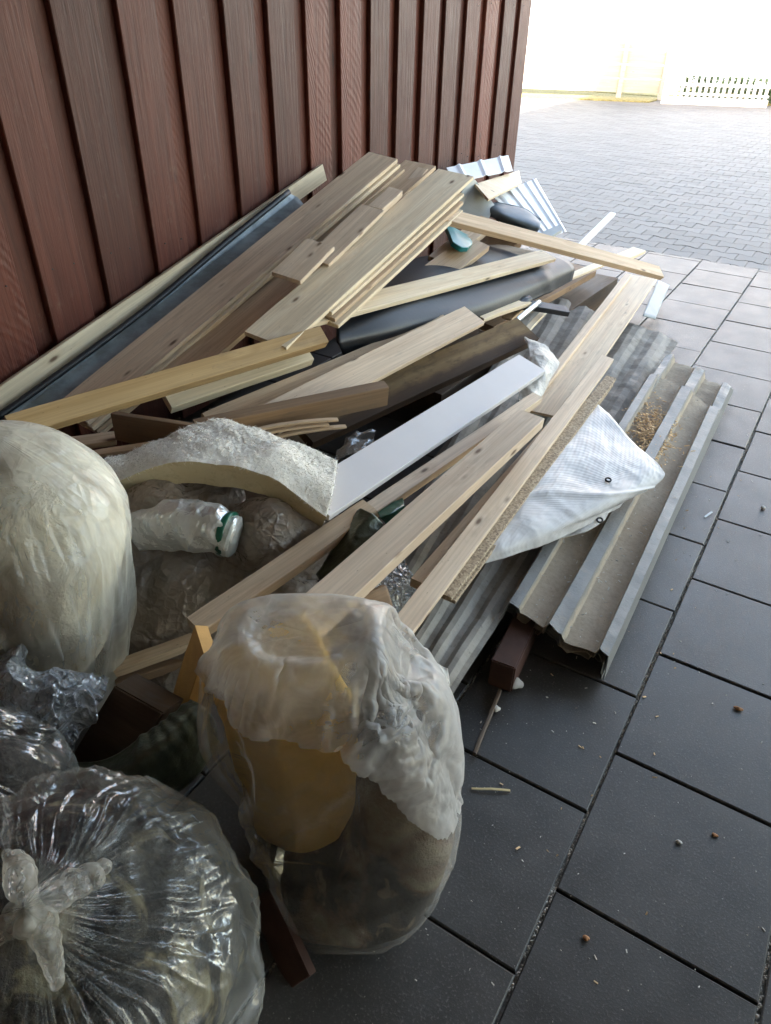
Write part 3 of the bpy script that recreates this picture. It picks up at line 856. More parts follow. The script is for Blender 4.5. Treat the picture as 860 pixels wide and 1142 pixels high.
# blue-grey flashing strip with dark rolled edge
o = patch('metal_flashing', [[atx(0, 465, -2.13), atx(160, 344, -2.13), atx(322, 215, -2.14)],
                            [atx(8, 467, -2.12), atx(166, 347, -2.12), atx(330, 219, -2.13)],
                            [atx(14, 470, -2.10), atx(170, 350, -2.10), atx(333, 221, -2.11)],
                            [atx(50, 479, -1.99), atx(196, 357, -2.0), atx(344, 233.5, -2.02)]], M['flash'], 60, 24, .003,
          disp=lambda p, u, v: .003*sn(p.x*14, p.y*14, p.z*14)+(.004*sn(p.y*60, 0, 0) if v > .93 else 0))
tag(o, 'weathered blue grey metal flashing lying along the cream board by the wall', 'metal strip')
o = tube('rubber_seal', [atx(-5, 467, -2.11), atx(60, 421, -2.11), atx(165, 343, -2.11), atx(250, 272, -2.12), atx(322, 214, -2.13)], .012, M['rubber'], seg=10, n=40)
tag(o, 'thin black rubber seal running between the cream board and the flashing', 'rubber strip')

# ---- left stack of tongue and groove boards
E3 = ((167, 412), (440, 180))
plank('broad grey tan board topping the stack beside the flashing', 'greytan', (60, 452), X(-2.03), (411, 169), X(-2.0), E3, -6, .018, bow=0)
for k, lb in enumerate(('second board down in the tongue and groove stack under the broad grey tan board', 'third board down in the tongue and groove stack under the broad grey tan board', 'fourth board down in the tongue and groove stack under the broad grey tan board')):
    plank(lb, 'pale' if k != 1 else 'tan', (60+7*k, 452), X(-2.03), (411+9*k, 169+1.2*k), X(-2.0), E3, -6, .017, off=(.012+.009*k, -.021*(k+1)), bow=0)
plank('wide brown board lying lower between the tongue and groove stack and the broad pale board', 'tan', (170, 409), X(-1.90), (452, 178), X(-1.92), ((264, 383), (474, 191)), -4, .02, bow=0)
plank('narrow tan board with its far end beside the tall wall end of the stack', 'greytan', (400, 262), X(-1.77), (466, 186), X(-1.82), ((412, 262), (477, 191)), -5, .03, bow=0)
plank('short grooved offcut resting on top of the board stack, nearest of the two', 'pinkgrey', (302.8, 302.6), X(-1.70), (341.9, 265.3), X(-1.72), ((331.8, 316.7), (370.5, 277.6)), -8, .018, name='board_offcut', cat='offcut', bow=0)
plank('knotty offcut lying behind the short grooved offcut on the board stack', 'pinkgrey', (340, 286), X(-1.70), (403.3, 227), X(-1.72), ((366, 297), (428.6, 233.7)), -8, .018, name='board_offcut', cat='offcut', bow=0)
plank('small square offcut at the far end of the two offcuts', 'pinkgrey', (411, 229), X(-1.70), (434, 208), X(-1.72), ((428, 233), (448, 213)), -8, .03, name='board_offcut', cat='offcut', bow=0)
# ---- broad pale board and the boards under it
E6 = ((392, 325), (508.8, 209.5))
plank('broad clean pale board rising toward the wall corner', 'pale', (272, 369), X(-1.60), (490.7, 186), X(-1.68), E6, -8, .018, skewB=-.02, bow=0)
for k, lb in enumerate(('first thin board showing beneath the right edge of the broad pale board', 'second thin board showing beneath the right edge of the broad pale board', 'lowest thin board showing beneath the right edge of the broad pale board')):
    plank(lb, 'pale' if k % 2 == 0 else 'tan', (322, 325), X(-1.61), (478-3*k, 199+3*k), X(-1.68), E6, -8, .016, off=(.012+.014*k, -.021*(k+1)), bow=0)

plank('brown board in the gap under the broad pale board', 'tan', (395, 352), Z(.47), (520, 262), Z(.60), ((440, 352), (545, 280)), -14, .03)
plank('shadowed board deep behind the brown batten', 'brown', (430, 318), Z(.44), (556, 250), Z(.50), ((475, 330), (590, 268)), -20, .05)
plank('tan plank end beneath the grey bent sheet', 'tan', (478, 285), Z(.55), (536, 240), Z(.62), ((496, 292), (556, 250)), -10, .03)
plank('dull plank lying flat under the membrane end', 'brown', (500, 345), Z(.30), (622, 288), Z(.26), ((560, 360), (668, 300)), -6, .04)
# ---- black membrane and the board lying on it
o = patch('black_membrane', [[at(386, 330, .49), at(432, 296, .52), at(500, 281, .50), at(560, 270, .45)],
                             [at(380, 345, .545), at(440, 312, .56), at(512, 290, .525), at(600, 279, .45)],
                             [at(376, 362, .555), at(446, 338, .55), at(526, 309, .51), at(630, 287, .43)],
                             [at(378, 382, .52), at(452, 362, .505), at(545, 333, .465), at(642, 298, .39)],
                             [at(384, 398, .44), at(462, 380, .42), at(560, 350, .38), at(640, 313, .32)]], M['rubber'], 70, 50, .012,
          disp=lambda p, u, v: .003*sn(p.x*4, p.y*4, p.z*4)+(.006 if .86 < u < .885 else 0)-.02*max(0, u-.9)*4)
tag(o, 'thick black rubber membrane bulging over the middle of the pile', 'rubber mat')
plank('long pale knotty board lying across the black membrane', 'pale', (313, 348), Z(.645), (604, 278), Z(.50), ((332, 364), (628, 287)), -17, .02, skewA=.03)
plank('thin pale board poking out beneath the far end of the black membrane', 'pale', (545, 341), Z(.33), (668, 291), Z(.28), ((552, 347), (671, 296)), -10, .015)
plank('short pale board end between the black membrane and the weathered beam', 'pale', (524, 346), Z(.43), (578, 329), Z(.40), ((533, 362), (585, 338)), -12, .02)
plank('brown batten bridging the far end of the pile above everything else', 'tan', (477, 240), Z(.79), (741, 309), Z(.33), ((490, 231), (747, 298)), -35, .03, skewA=-.03)

# ---- left group in front of the stack
plank('long yellowish beam reaching from the big milky bag to mid pile', 'yellow', (5, 463), Z(.60), (357, 363), Z(.62), ((37, 484), (358, 381)), -40, .04)
plank('short cream board with cut end tucked under the yellowish beam', 'cream', (182, 437), Z(.51), (341, 385), Z(.54), ((190, 455), (347, 402)), -35, .04)
plank('shadowed brown board with one large knot under the short cream board', 'tan', (225, 460), Z(.45), (494, 350), Z(.49), ((255, 482), (533, 367)), -28, .022)
plank('pale knotted board lying on the shadowed brown board', 'pinkgrey', (285, 455), Z(.47), (518, 341), Z(.51), ((401, 432), (533, 367)), -22, .02)
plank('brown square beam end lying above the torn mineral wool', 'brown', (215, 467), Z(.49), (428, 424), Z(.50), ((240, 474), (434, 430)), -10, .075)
plank('weathered dark beam with bark toned upper side in mid pile', 'weathered', (322, 462), Z(.38), (577, 354), Z(.41), ((345, 502), (589, 379)), -25, .04)
for k, (a, b_, lb) in enumerate((((286, 476), (376, 465), 'topmost splintered lath above the mineral wool'), ((292, 481), (366, 471), 'middle splintered lath above the mineral wool'), ((300, 486), (385, 473), 'lowest splintered lath above the mineral wool'))):
    plank(lb, 'tan', a, Z(.46-.012*k), b_, Z(.46-.012*k), ((a[0]+1, a[1]+3.5), (b_[0]+1, b_[1]+3)), 0, .008, name='wood_lath', cat='lath', group='splintered laths', bow=.006)
plank('upright brown board with a square sawn end left of the mineral wool', 'brown', (123, 461), Z(.50), (262, 482), Z(.50), ((123, 497), (262, 507)), -88, .022)
plank('low brown board half hidden behind the upright brown board', 'tan', (30, 493), Z(.42), (128, 480), Z(.42), ((36, 502), (128, 493)), -10, .02)
plank('thin doubled lath lying left of the mineral wool', 'tan', (76, 506), Z(.44), (200, 487), Z(.45), ((80, 513), (200, 492)), -5, .012, name='wood_lath', cat='lath', group='splintered laths')

# ---- central planks
plank('smooth white primed board in the centre of the pile', 'primer', (329.6, 545.4), Z(.45), (578.7, 395), Z(.42), ((364.4, 575.8), (608, 415)), -16, .022, bow=0)
plank('narrow tan board directly under the white primed board', 'pinkgrey', (404, 563), Z(.38), (594, 437), Z(.37), ((418, 570), (604, 446)), -10, .03, skewA=-.02)
plank('bare brown batten pointing down left over the brown plastic bag', 'tan', (208, 688), Z(.34), (404, 556), Z(.405), ((224, 702), (417, 574)), -10, .035)
plank('heavy grey tan plank in the centre with a pale sawn side', 'pinkgrey', (318, 681), Z(.40), (578.7, 455.7), Z(.42), ((391, 665), (600, 476.6)), -4, .04, bow=0)
plank('short square stick between the heavy grey tan plank and the slender batten', 'tan', (458, 644), Z(.30), (605, 478), Z(.30), ((468, 650), (616, 483)), -5, .03)
plank('slender pale batten reaching from the front clear bag to the white tarp', 'pinkgrey', (435, 695), Z(.32), (671, 395), Z(.30), ((452, 706), (688, 403)), -10, .02, bow=0)
plank('chipboard strip lying along the slender batten on the white tarp', 'chipboard', (487, 659), Z(.285), (676, 418), Z(.275), ((505, 669), (694, 411)), -4, .014, name='chipboard_strip', cat='board strip', group=None, bow=0)
plank('under strip of the chipboard pair beside the white tarp', 'chipboard', (490, 662), Z(.268), (672, 424), Z(.258), ((508, 672), (690, 420)), -4, .013, name='chipboard_strip', cat='board strip', group=None, bow=0)
plank('small brown block sticking out above the front clear bag', 'brown', (402, 664), Z(.36), (431, 652), Z(.36), ((414, 700), (441, 686)), -55, .02, name='wood_block', cat='block')
plank('two sided tan plank low down left of the front clear bag', 'tan', (124, 737), Z(.16), (222, 702), Z(.18), ((128, 748), (228, 712)), -8, .03)
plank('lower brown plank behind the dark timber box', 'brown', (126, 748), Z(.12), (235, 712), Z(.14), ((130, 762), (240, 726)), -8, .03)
plank('flat trough like plank lying along the top of the metal sheets', 'greytan', (585, 456), Z(.19), (704, 306), Z(.19), ((645, 436), (733, 316)), 0, .012)
plank('thin edge batten along the trough like plank on the metal sheets', 'pinkgrey', (578, 456), Z(.215), (698, 304), Z(.215), ((588, 458), (705, 307)), -6, .03)
plank('white plastic strip pointing up from the far end of the pile', 'whitepvc', (640, 276), Z(.30), (681, 236), Z(.36), ((645, 280), (685, 239)), -5, .02, name='plastic_strip', cat='strip', group=None)
plank('pale sawn board end lying past the far end of the batten', 'pale', (676, 287), Z(.25), (706, 275), Z(.25), ((690, 291), (713, 283)), -4, .02)

#@@FAR
# ---- far end: panels, gutter, bits
def ribbed(label, rows, mat, ribs=4, amp=.008, name='white_siding', cat='siding', nu=48, nv=12, thick=.004):
    o = patch(name, rows, mat, nu, nv, thick, disp=lambda p, u, v: amp*max(0, 1-abs(((u*ribs) % 1)-.5)*7), lin_u=True, lin_v=True, smooth=False)
    return tag(o, label, cat)
ribbed('white ribbed siding offcut lying nearest the wall corner', [[at(498, 187, .80), at(567, 173, .74)], [at(507, 203, .78), at(572, 190, .72)]], M['whitepvc'], 3, .01)
o = patch('plywood_piece', [[at(530, 205, .74), at(579, 190, .68)], [at(545, 222, .71), at(582, 204, .66)]], M['pale'], 8, 8, .012, lin_u=True, lin_v=True, smooth=False)
tag(o, 'pale plywood piece between the white ribbed panels', 'board')
o = patch('grey_sheet', [[aty(527, 197, 3.75), aty(513, 217, 3.65), aty(497, 236, 3.55)], [aty(532, 203, 3.8), aty(518, 224, 3.7), aty(505, 243, 3.6)], [aty(552, 229, 3.8), aty(546, 242, 3.7), aty(541, 256, 3.6)]], M['greysheet'], 16, 24, .004, lin_u=True, lin_v=True, smooth=False)
tag(o, 'bent grey sheet metal offcut standing in front of the plywood piece', 'metal sheet')
ribbed('white corrugated siding offcut sloping down toward the courtyard', [[at(550, 219, .64), at(598, 199, .60)], [at(598, 268, .52), at(632, 258, .47)]], M['whitepvc'], 5, .014)
o = patch('gutter_piece', [[aty(543, 240, 3.72), aty(556, 246, 3.72), aty(576, 256, 3.75), aty(596, 264, 3.78)], [aty(546, 230, 3.78), aty(560, 238, 3.70), aty(580, 246, 3.72), aty(602, 254, 3.76)], [aty(551, 226, 3.86), aty(566, 229, 3.86), aty(586, 234, 3.88), aty(603, 246, 3.88)], [aty(556, 227, 3.94), aty(570, 232, 3.94), aty(586, 239, 3.95), aty(598, 248, 3.95)]], M['gutter'], 30, 30, .006, disp=lambda p, u, v: .004*sn(p.x*12, p.y*12, p.z*12))
tag(o, 'dark blue grey plastic gutter piece in front of the white panel', 'gutter')
o = patch('slate_piece', [[aty(604, 259, 3.78), aty(625, 250, 3.9)], [aty(607, 268, 3.7), aty(627, 256, 3.85)]], M['greysheet'], 6, 6, .015, lin_u=True, lin_v=True, smooth=False)
tag(o, 'small grey slate piece beside the gutter', 'offcut')
o = patch('teal_plastic', [[aty(496, 250, 3.3), aty(507, 254, 3.3), aty(522, 262, 3.35)], [aty(500, 258, 3.2), aty(512, 264, 3.2), aty(527, 271, 3.25)], [aty(505, 270, 3.1), aty(514, 276, 3.1), aty(522, 276, 3.15)]], M['teal'], 14, 14, .02)
tag(o, 'crumpled teal plastic under the brown batten', 'plastic scrap')
# dark tool bracket, tube, light strips
root = empty('metal_bracket', at(600, 335, .36))
a = plank('x', 'darkmetal', (580, 333), Z(.38), (632, 341), Z(.34), ((580, 339), (630, 348)), -10, .025, name='bracket_arm')
b_ = tube('bracket_hinge', [at(574, 343, .37), at(590, 334, .385)], .022, M['darkmetal'], seg=12, n=4)
for o in (a, b_):
    for k in ('label', 'category', 'group'):
        if k in o: del o[k]
parts_to(root, a, b_); tag(root, 'dark metal bracket on the sheets beside the membrane end', 'bracket')
o = tube('steel_tube', [at(572, 361, .36), at(601, 337, .37)], .013, M['steel'], seg=14, n=6); tag(o, 'short shiny steel tube beside the dark bracket', 'tube')
plank('short pale strip next to the shiny steel tube', 'pale', (583, 368), Z(.30), (606, 344), Z(.30), ((588, 371), (611, 347)), -5, .015)
plank('short tan strip between the beam end and the dark bracket', 'tan', (560, 352), Z(.34), (580, 335), Z(.36), ((568, 357), (588, 341)), -5, .015)

#@@SHEETS
# ---- corrugated sheets
def corrug(name, near, far, mat, label, nl=70, thick=.0022, dent=.004, vfun=None, group=None, wob=0.0):
    "near/far: matching profile points of the two ends; straight folds between, with small dents"
    k = len(near); vs, uv, at_ = [], [], []
    nn, ff, val = [], [], []
    for i in range(k-1):
        for s in range(4):
            nn.append(near[i].lerp(near[i+1], s/4)); ff.append(far[i].lerp(far[i+1], s/4)); val.append(vfun(i, s/4) if vfun else 0)
    nn.append(near[-1]); ff.append(far[-1]); val.append(vfun(k-1, 0) if vfun else 0)
    sd = rng.random()*40; m = len(nn); ax = (far[0]-near[0]).normalized()
    for j in range(nl+1):
        t_ = j/nl
        for q in range(m):
            p = nn[q].lerp(ff[q], t_)
            e = max(0, 1-t_*14)+max(0, 1-(1-t_)*10)
            z = dent*sn(p.x*7+sd, p.y*5, 1.7)+dent*.5*sn(p.x*22+sd, p.y*16, 4.1)+e*.006*sn(p.x*25, sd, p.z*5)
            vs.append(p+Vector((0, 0, z))+ax*(wob*sn(q*.5, sd, 0) if j in (0, nl) else 0)); at_.append(val[q])
    fs = [(j*m+q, j*m+q+1, (j+1)*m+q+1, (j+1)*m+q) for j in range(nl) for q in range(m-1)]
    o = mesh_obj(name, vs, fs, mat, attr=('valley', at_))
    so = o.modifiers.new('thickness', 'SOLIDIFY'); so.thickness = thick; so.offset = -1
    return tag(o, label, 'metal sheet', group)

def pts(l): return [at(x, y, z) for x, y, z in l]
V = [0, .0, 1, 1, 0, 0, 1, 1, 0, 0, 0]
near = [(555, 692, .130), (568, 671.5, .170), (578, 678, .168), (580, 684, .128), (606, 701, .115), (612, 697, .148), (626, 707, .143), (630, 715, .102), (664, 729, .085), (669, 724, .118), (679, 732, .112), (673.5, 759, .012)]
far = [(719, 424, .150), (725, 417, .185), (734, 416.5, .183), (737, 422, .145), (758, 431.5, .135), (760.5, 431, .168), (771, 434.5, .163), (773, 440, .125), (790, 453, .108), (792.5, 451.5, .138), (802.5, 455.5, .130), (806.5, 458, .045)]
VL = [.4, .22, .2, .95, 1, .22, .2, .95, 1, .22, .18, .15]
VA = lambda i, f: VL[i]*(1-f)+VL[min(i+1, 11)]*f
GS = 'corrugated metal sheets under the pile'
corrug('corrugated_sheet', pts(near), pts(far), M['sheet'], 'dusty ribbed metal sheet uppermost beside the open paving', vfun=VA, group=GS, wob=.006)
def shifted(l, dx, dz, dy=0): return [p+Vector((dx, dy, dz)) for p in pts(l)]
corrug('corrugated_sheet', shifted(near, -.008, -.030, .010), [p+Vector((-.004, .30, -.028+(.012 if i % 4 in (1, 2) else 0))) for i, p in enumerate(pts(far))], M['sheet'], 'second ribbed metal sheet nested beneath with its crushed far end showing', vfun=VA, dent=.010, group=GS, wob=.03)
corrug('corrugated_sheet', shifted(near, -.02, -.058, .03)[:-1], [p+Vector((-.02, .02, -.056)) for p in pts(far)][:-1], M['sheet'], 'lowest ribbed metal sheet of the nested three', vfun=lambda i, f: VA(i, 0), dent=.005, group=GS, wob=.01)
# grimy older sheets further under the planks
gn, gf = [], []
NR = 6
for k in range(NR*4+1):
    s = k/(NR*4); r_ = (.007 if k % 4 in (1, 2) else -.006)
    gn.append(at(392, 690, .20).lerp(at(489, 799, .135), s)+Vector((0, 0, r_*.8)))
    gf.append(at(596, 322, .17).lerp(at(757, 380, .06), s)+Vector((0, 0, r_)))
corrug('grimy_sheet', gn, gf, M['grimy'], 'grimy mottled corrugated sheet below the planks', vfun=lambda i, f: .3 if i % 4 in (1, 2) else .45, dent=.010, wob=.012)
o = patch('blue_sheet_offcut', [[at(734, 312, .16), at(747, 318, .10)], [at(717, 352, .15), at(731, 356, .11)]], M['bluesheet'], 10, 12, .003, lin_u=True, lin_v=True)
tag(o, 'pale blue metal offcut at the far end of the trough like plank', 'metal offcut')
# torn grey tape scraps at the corner of the grimy sheet
o = patch('torn_tape', [[at(466, 742, .19), at(480, 736, .2), at(500, 745, .185)], [at(470, 757, .17), at(484, 748, .20), at(503, 757, .17)], [at(476, 772, .15), at(488, 766, .165), at(502, 775, .15)]], M['film_white'], 26, 26, .002, disp=lambda p, u, v: .012*crinkle(p, 1, 3))
tag(o, 'torn scrap of pale plastic film on the grimy sheet corner', 'plastic scrap')

# wood chips on the sheet
def chips(name, ctr, n, spread, mat, label, size, zj=.004):
    vs, fs = [], []
    for _ in range(n):
        u_, v_ = rng.gauss(0, .45), rng.gauss(0, .45)
        c = ctr(u_, v_); r_ = rng.uniform(*size); a = rng.uniform(0, 6.28)
        ax = Vector((math.cos(a), math.sin(a), rng.uniform(-.4, .4))).normalized(); bx = ax.cross(Vector((rng.uniform(-.4, .4), rng.uniform(-.4, .4), 1))).normalized(); nz = ax.cross(bx)
        L_, W_, T_ = r_*rng.uniform(1, 2.4), r_*rng.uniform(.4, .9), r_*.18
        b = len(vs)
        for sx in (-1, 1):
            for sy in (-1, 1):
                for sz in (-1, 1): vs.append(c+ax*L_*sx+bx*W_*sy+nz*T_*sz)
        for f in ((0, 1, 3, 2), (4, 6, 7, 5), (0, 4, 5, 1), (2, 3, 7, 6), (0, 2, 6, 4), (1, 5, 7, 3)): fs.append(tuple(b+i for i in f))
    return tag(mesh_obj(name, vs, fs, mat), label, 'wood chips' if 'chip' in name else 'debris', kind='stuff')
chips('wood_chips', lambda u, v: at(728+u*26+v*14, 478+v*32-u*9, .148+rng.uniform(0, .010)), 700, 1, M['chips'], 'orange wood chips spilled in a valley of the top metal sheet', (.0018, .0052))
chips('sheet_debris', lambda u, v: (lambda t_, s: pts(near)[3].lerp(pts(near)[8], s).lerp(pts(far)[3].lerp(pts(far)[8], s), t_))(rng.random(), rng.random())+Vector((0, 0, .012)), 260, 1, M['gritm'], 'grey crumbs and dust lying in the valleys of the metal sheet', (.001, .0035))

# supports under the sheets
def block(name, label, cat, corners, z0, z1, mat, bev=.004):
    bm = bmesh.new(); vb = [bm.verts.new((p.x, p.y, z0)) for p in corners]; vt = [bm.verts.new((p.x, p.y, z1)) for p in corners]
    bm.faces.new(vb[::-1]); bm.faces.new(vt)
    for i in range(4): bm.faces.new((vb[i], vb[(i+1) % 4], vt[(i+1) % 4], vt[i]))
    bmesh.ops.recalc_face_normals(bm, faces=bm.faces)
    bmesh.ops.bevel(bm, geom=bm.edges, offset=bev, segments=2, affect='EDGES')
    return tag(bm_obj(name, bm, mat), label, cat)
c0 = at(556, 768, 0)
d1 = Vector((math.cos(.1), math.sin(.1), 0)); d2 = Vector((-d1.y, d1.x, 0))
block('support_brick', 'reddish brown block propping up the sheets above the paving', 'block', [c0-d1*.032, c0+d1*.036, c0+d1*.036+d2*.22, c0-d1*.032+d2*.22], 0, .095, M['redwood'])
plank('thin dark lath lying on the slabs under the sheet edge', 'dark', (527, 838), Z(.016), (556, 768), Z(.016), ((532, 838), (560, 769)), 0, .014, name='wood_lath', cat='lath', group='splintered laths')

#@@TARP
# ---- white woven tarpaulin
T0 = [[at(625, 470, .27), at(657, 445.5, .262), at(700, 487, .243), at(738, 523, .222)],
      [at(600, 505, .275), at(648, 500, .262), at(695, 525, .243), at(741, 531, .215)],
      [at(568, 552, .275), at(622, 550, .262), at(680, 553, .238), at(728, 543, .20)],
      [at(540, 590, .272), at(590, 585, .26), at(650, 576, .232), at(700, 556, .19)],
      [at(526, 618, .262), at(573, 608, .25), at(628, 590, .225), at(695, 559, .18)],
      [at(528, 632, .235), at(574, 618, .225), at(622, 601, .20), at(690, 565, .168)]]
root = empty('woven_tarp', at(640, 540, .2)); tag(root, 'folded white woven tarpaulin lying on the metal sheets', 'tarpaulin')
tp = patch('cloth', T0, M['tarp'], 90, 90, .022, disp=lambda p, u, v: .008*sn(p.x*7, p.y*7, 2)+.0035*vcre(p, 6, .5, seed=2.)**2+.0012*ridge(p, 30, 5.)+(.006*math.exp(-((v-.40)/.02)**2)))
hem = patch('hem_flap', [[at(628, 592, .18), at(660, 575, .19), at(680, 570, .185)], [at(626, 600, .165), at(655, 592, .175), at(675, 580, .168)]], M['tarp'], 24, 14, .004, disp=lambda p, u, v: .003*sn(p.x*20, p.y*20, 2))
objs = [tp, hem]
def ring(name, c, n_, r1, r2, mat):
    n_ = n_.normalized(); a = n_.cross(Vector((1, 0, 0))).normalized(); b = n_.cross(a); vs, fs = [], []
    for i in range(20):
        t_ = 2*math.pi*i/20; d = a*math.cos(t_)+b*math.sin(t_)
        for j in range(8):
            s = 2*math.pi*j/8; vs.append(c+d*(r1+r2*math.cos(s))+n_*r2*math.sin(s))
    for i in range(20):
        for j in range(8): fs.append((i*8+j, i*8+(j+1) % 8, ((i+1) % 20)*8+(j+1) % 8, ((i+1) % 20)*8+j))
    return mesh_obj(name, vs, fs, mat, smooth=True)
g1 = at(678.5, 535, .252); g2 = at(669, 580, .186)
objs += [ring('grommet', g1, Vector((.1, -.2, 1)), .0085, .003, M['darkmetal']), ring('grommet', g2, Vector((.1, -.4, 1)), .0085, .003, M['darkmetal'])]
parts_to(root, *objs)
o = patch('white_tarp_end', [[at(585, 376, .37), at(600, 381, .37), at(616, 393, .36)], [at(590, 388, .385), at(606, 392, .385), at(624, 404, .35)], [at(590, 405, .37), at(606, 411, .37), at(617, 418, .34)], [at(582, 430, .35), at(596, 436, .345), at(605, 440, .32)], [at(578, 445, .34), at(588, 452, .33), at(594, 455, .31)]], M['film_white'], 30, 50, .006, disp=lambda p, u, v: .010*crinkle(p, 1, 8))
tag(o, 'white plastic film bunched beyond the white primed board', 'plastic film')

#@@WOOL
# ---- torn mineral wool batt arching over the hollow
W_top = [[at(112, 517, .47), at(180, 490, .50), at(245, 467, .52), at(310, 487, .50), at(376, 515, .45)],
         [at(108, 530, .46), at(175, 505, .51), at(240, 492, .53), at(310, 512, .51), at(372, 545, .455)],
         [at(112, 545, .44), at(175, 520, .505), at(235, 516, .525), at(300, 532, .50), at(364, 577, .42)]]
def wooldisp(p, u, v):
    e = 1.0-min(1, v*1.6)
    f = .002+.004*e
    return f*.5*(noise.fractal(Vector((p.x*45, p.y*45, p.z*45)), .8, 2.1, 5))+.014*sn(p.x*11, p.y*11, 7)+.002*e*sn(p.x*90, p.y*90, 7)
o = patch('mineral_wool', W_top, M['wool'], 170, 80, .07, disp=wooldisp, mat2=M['woolside'])
vs, fs = [], []
mv = [v_ for v_ in o.data.vertices[:170*80]]
for _ in range(16000):
    i_ = rng.randrange(170*80); v_ = (i_ % 80)/79
    if rng.random() < v_*.55: continue
    c = mv[i_].co; nn_ = mv[i_].normal
    if nn_.dot(CAMP-c) < 0: nn_ = -nn_
    d = Vector((rng.gauss(0, 1), rng.gauss(0, 1), rng.gauss(0, 1))); d = (d-nn_*d.dot(nn_)*.8+nn_*.12).normalized(); e = d.orthogonal().normalized(); e.rotate(Matrix.Rotation(rng.uniform(0, 6.28), 3, d)); L_ = rng.uniform(.005, .014)
    k = len(vs); wd = rng.uniform(.0003, .0007)
    m_ = c+d*L_*.6+nn_*L_*.15; t_ = c+d*L_-nn_*L_*.1
    vs += [c-e*wd, c+e*wd, m_+e*wd*.8, m_-e*wd*.8, t_]
    fs += [(k, k+1, k+2, k+3), (k+3, k+2, k+4)]
fb_ = mesh_obj('wool_fibres', vs, fs, M['wool']); fb_['kind'] = 'stuff'; fb_.parent = o
tag(o, 'torn white and beige mineral wool batt arching over the brown plastic bag', 'insulation')

# ---- brown plastic bag in the hollow with a wrapped white roll and a green band
bb = []
def ball(px, py, z, r_): bb.append((at(px, py, z), r_))
ball(165, 590, .34, .085); ball(195, 575, .37, .08); ball(240, 565, .37, .07); ball(180, 640, .22, .11); ball(215, 640, .22, .12); ball(170, 690, .13, .10); ball(210, 700, .10, .11)
ball(285, 590, .35, .085); ball(318, 595, .32, .08); ball(265, 650, .20, .11); ball(300, 660, .18, .09); ball(240, 690, .14, .1); ball(330, 590, .30, .05)
root = empty('brown_bag', at(230, 660, .05)); tag(root, 'crumpled brown see-through plastic bag in the hollow under the wool', 'plastic bag')
sk = blob('film', bb, M['film_brown'], .009, disp=lambda p: .008+.025*sn(p.x*10, p.y*10, p.z*10))
fb = [(c, tuple([r_*.78]*3)) for c, r_ in bb]
fi = blob('filling', fb, M['darkstuff'], .014, disp=lambda p: crinkle(p, .02, 6.0))
drape(sk, [fi], frames=14, shrink=-.28, bend=.01, gravity=.2)
parts_to(root, sk, fi)
root = empty('wrapped_roll', at(210, 590, .4)); tag(root, 'white roll in clear film with a green tape band around it', 'roll')
p0, p1, p2, p3 = at(158, 592, .38), at(190, 586, .405), at(226, 588, .41), at(262, 598, .40)
r1 = tube('roll_body', [p0, p1, p2, p3], [.046, .056, .057, .051], M['film_white'], seg=56, n=110, disp=lambda p, u, a: folds(p, .010, 4.)+.006*sn(p.x*25, p.y*25, p.z*25))
r2 = tube('green_band', [at(247, 580, .395), at(255, 595, .395)], .0, M['green'], seg=8, n=4)
bpy.data.objects.remove(r2)
dd = (p3-p2).normalized(); c1 = p2.lerp(p3, .72)
r2 = tube('green_band', [c1-dd*.004, c1+dd*.006, c1+dd*.012], [.059, .0605, .059], M['green'], seg=32, n=8, disp=lambda p, u, a: crinkle(p, .006, 4.))
r3 = patch('green_tail', [[at(208, 563, .42), at(232, 560, .43), at(252, 566, .425)], [at(214, 569, .43), at(236, 568, .44), at(256, 576, .43)]], M['green'], 16, 8, .003, disp=lambda p, u, v: .004*sn(p.x*30, p.y*30, 1))
parts_to(root, r1, r2, r3)
# green foil roll between planks
o = patch('green_foil', [[at(402, 568, .40), at(384, 590, .37), at(352, 640, .30)], [at(416, 573, .415), at(398, 600, .385), at(362, 655, .31)], [at(428, 584, .39), at(412, 612, .36), at(374, 662, .28)]], M['foil'], 40, 20, .01, disp=lambda p, u, v: .008*crinkle(p, 1, 5))
tag(o, 'dark green foil strip tucked beside the heavy grey tan plank', 'foil strip')
o = patch('green_bottle_scrap', [[at(420, 567, .36), at(434, 560, .37), at(449, 553, .36)], [at(424, 577, .385), at(438, 570, .39), at(452, 562, .375)], [at(432, 586, .35), at(444, 578, .36), at(455, 570, .345)]], M['green'], 20, 16, .004, disp=lambda p, u, v: .010*crinkle(p, 1, 2))
tag(o, 'shiny green plastic scrap between the heavy plank and tan board', 'plastic scrap')
o = patch('clear_scrap', [[at(375, 500, .37), at(395, 488, .38), at(420, 480, .37)], [at(372, 516, .38), at(392, 505, .40), at(415, 495, .38)]], M['film_clear'], 24, 16, .002, disp=lambda p, u, v: .02*crinkle(p, 1, 4))
tag(o, 'clear film scrap between the mineral wool and white board', 'plastic scrap')
o = patch('blue_grey_film', [[at(395, 655, .25), at(420, 640, .26), at(450, 620, .25)], [at(405, 672, .22), at(430, 660, .24), at(462, 640, .23)], [at(420, 690, .19), at(445, 682, .2), at(480, 660, .2)]], M['film_blue'], 30, 20, .002, disp=lambda p, u, v: .02*crinkle(p, 1, 7))
tag(o, 'blue grey film crushed beneath the square stick', 'plastic film')

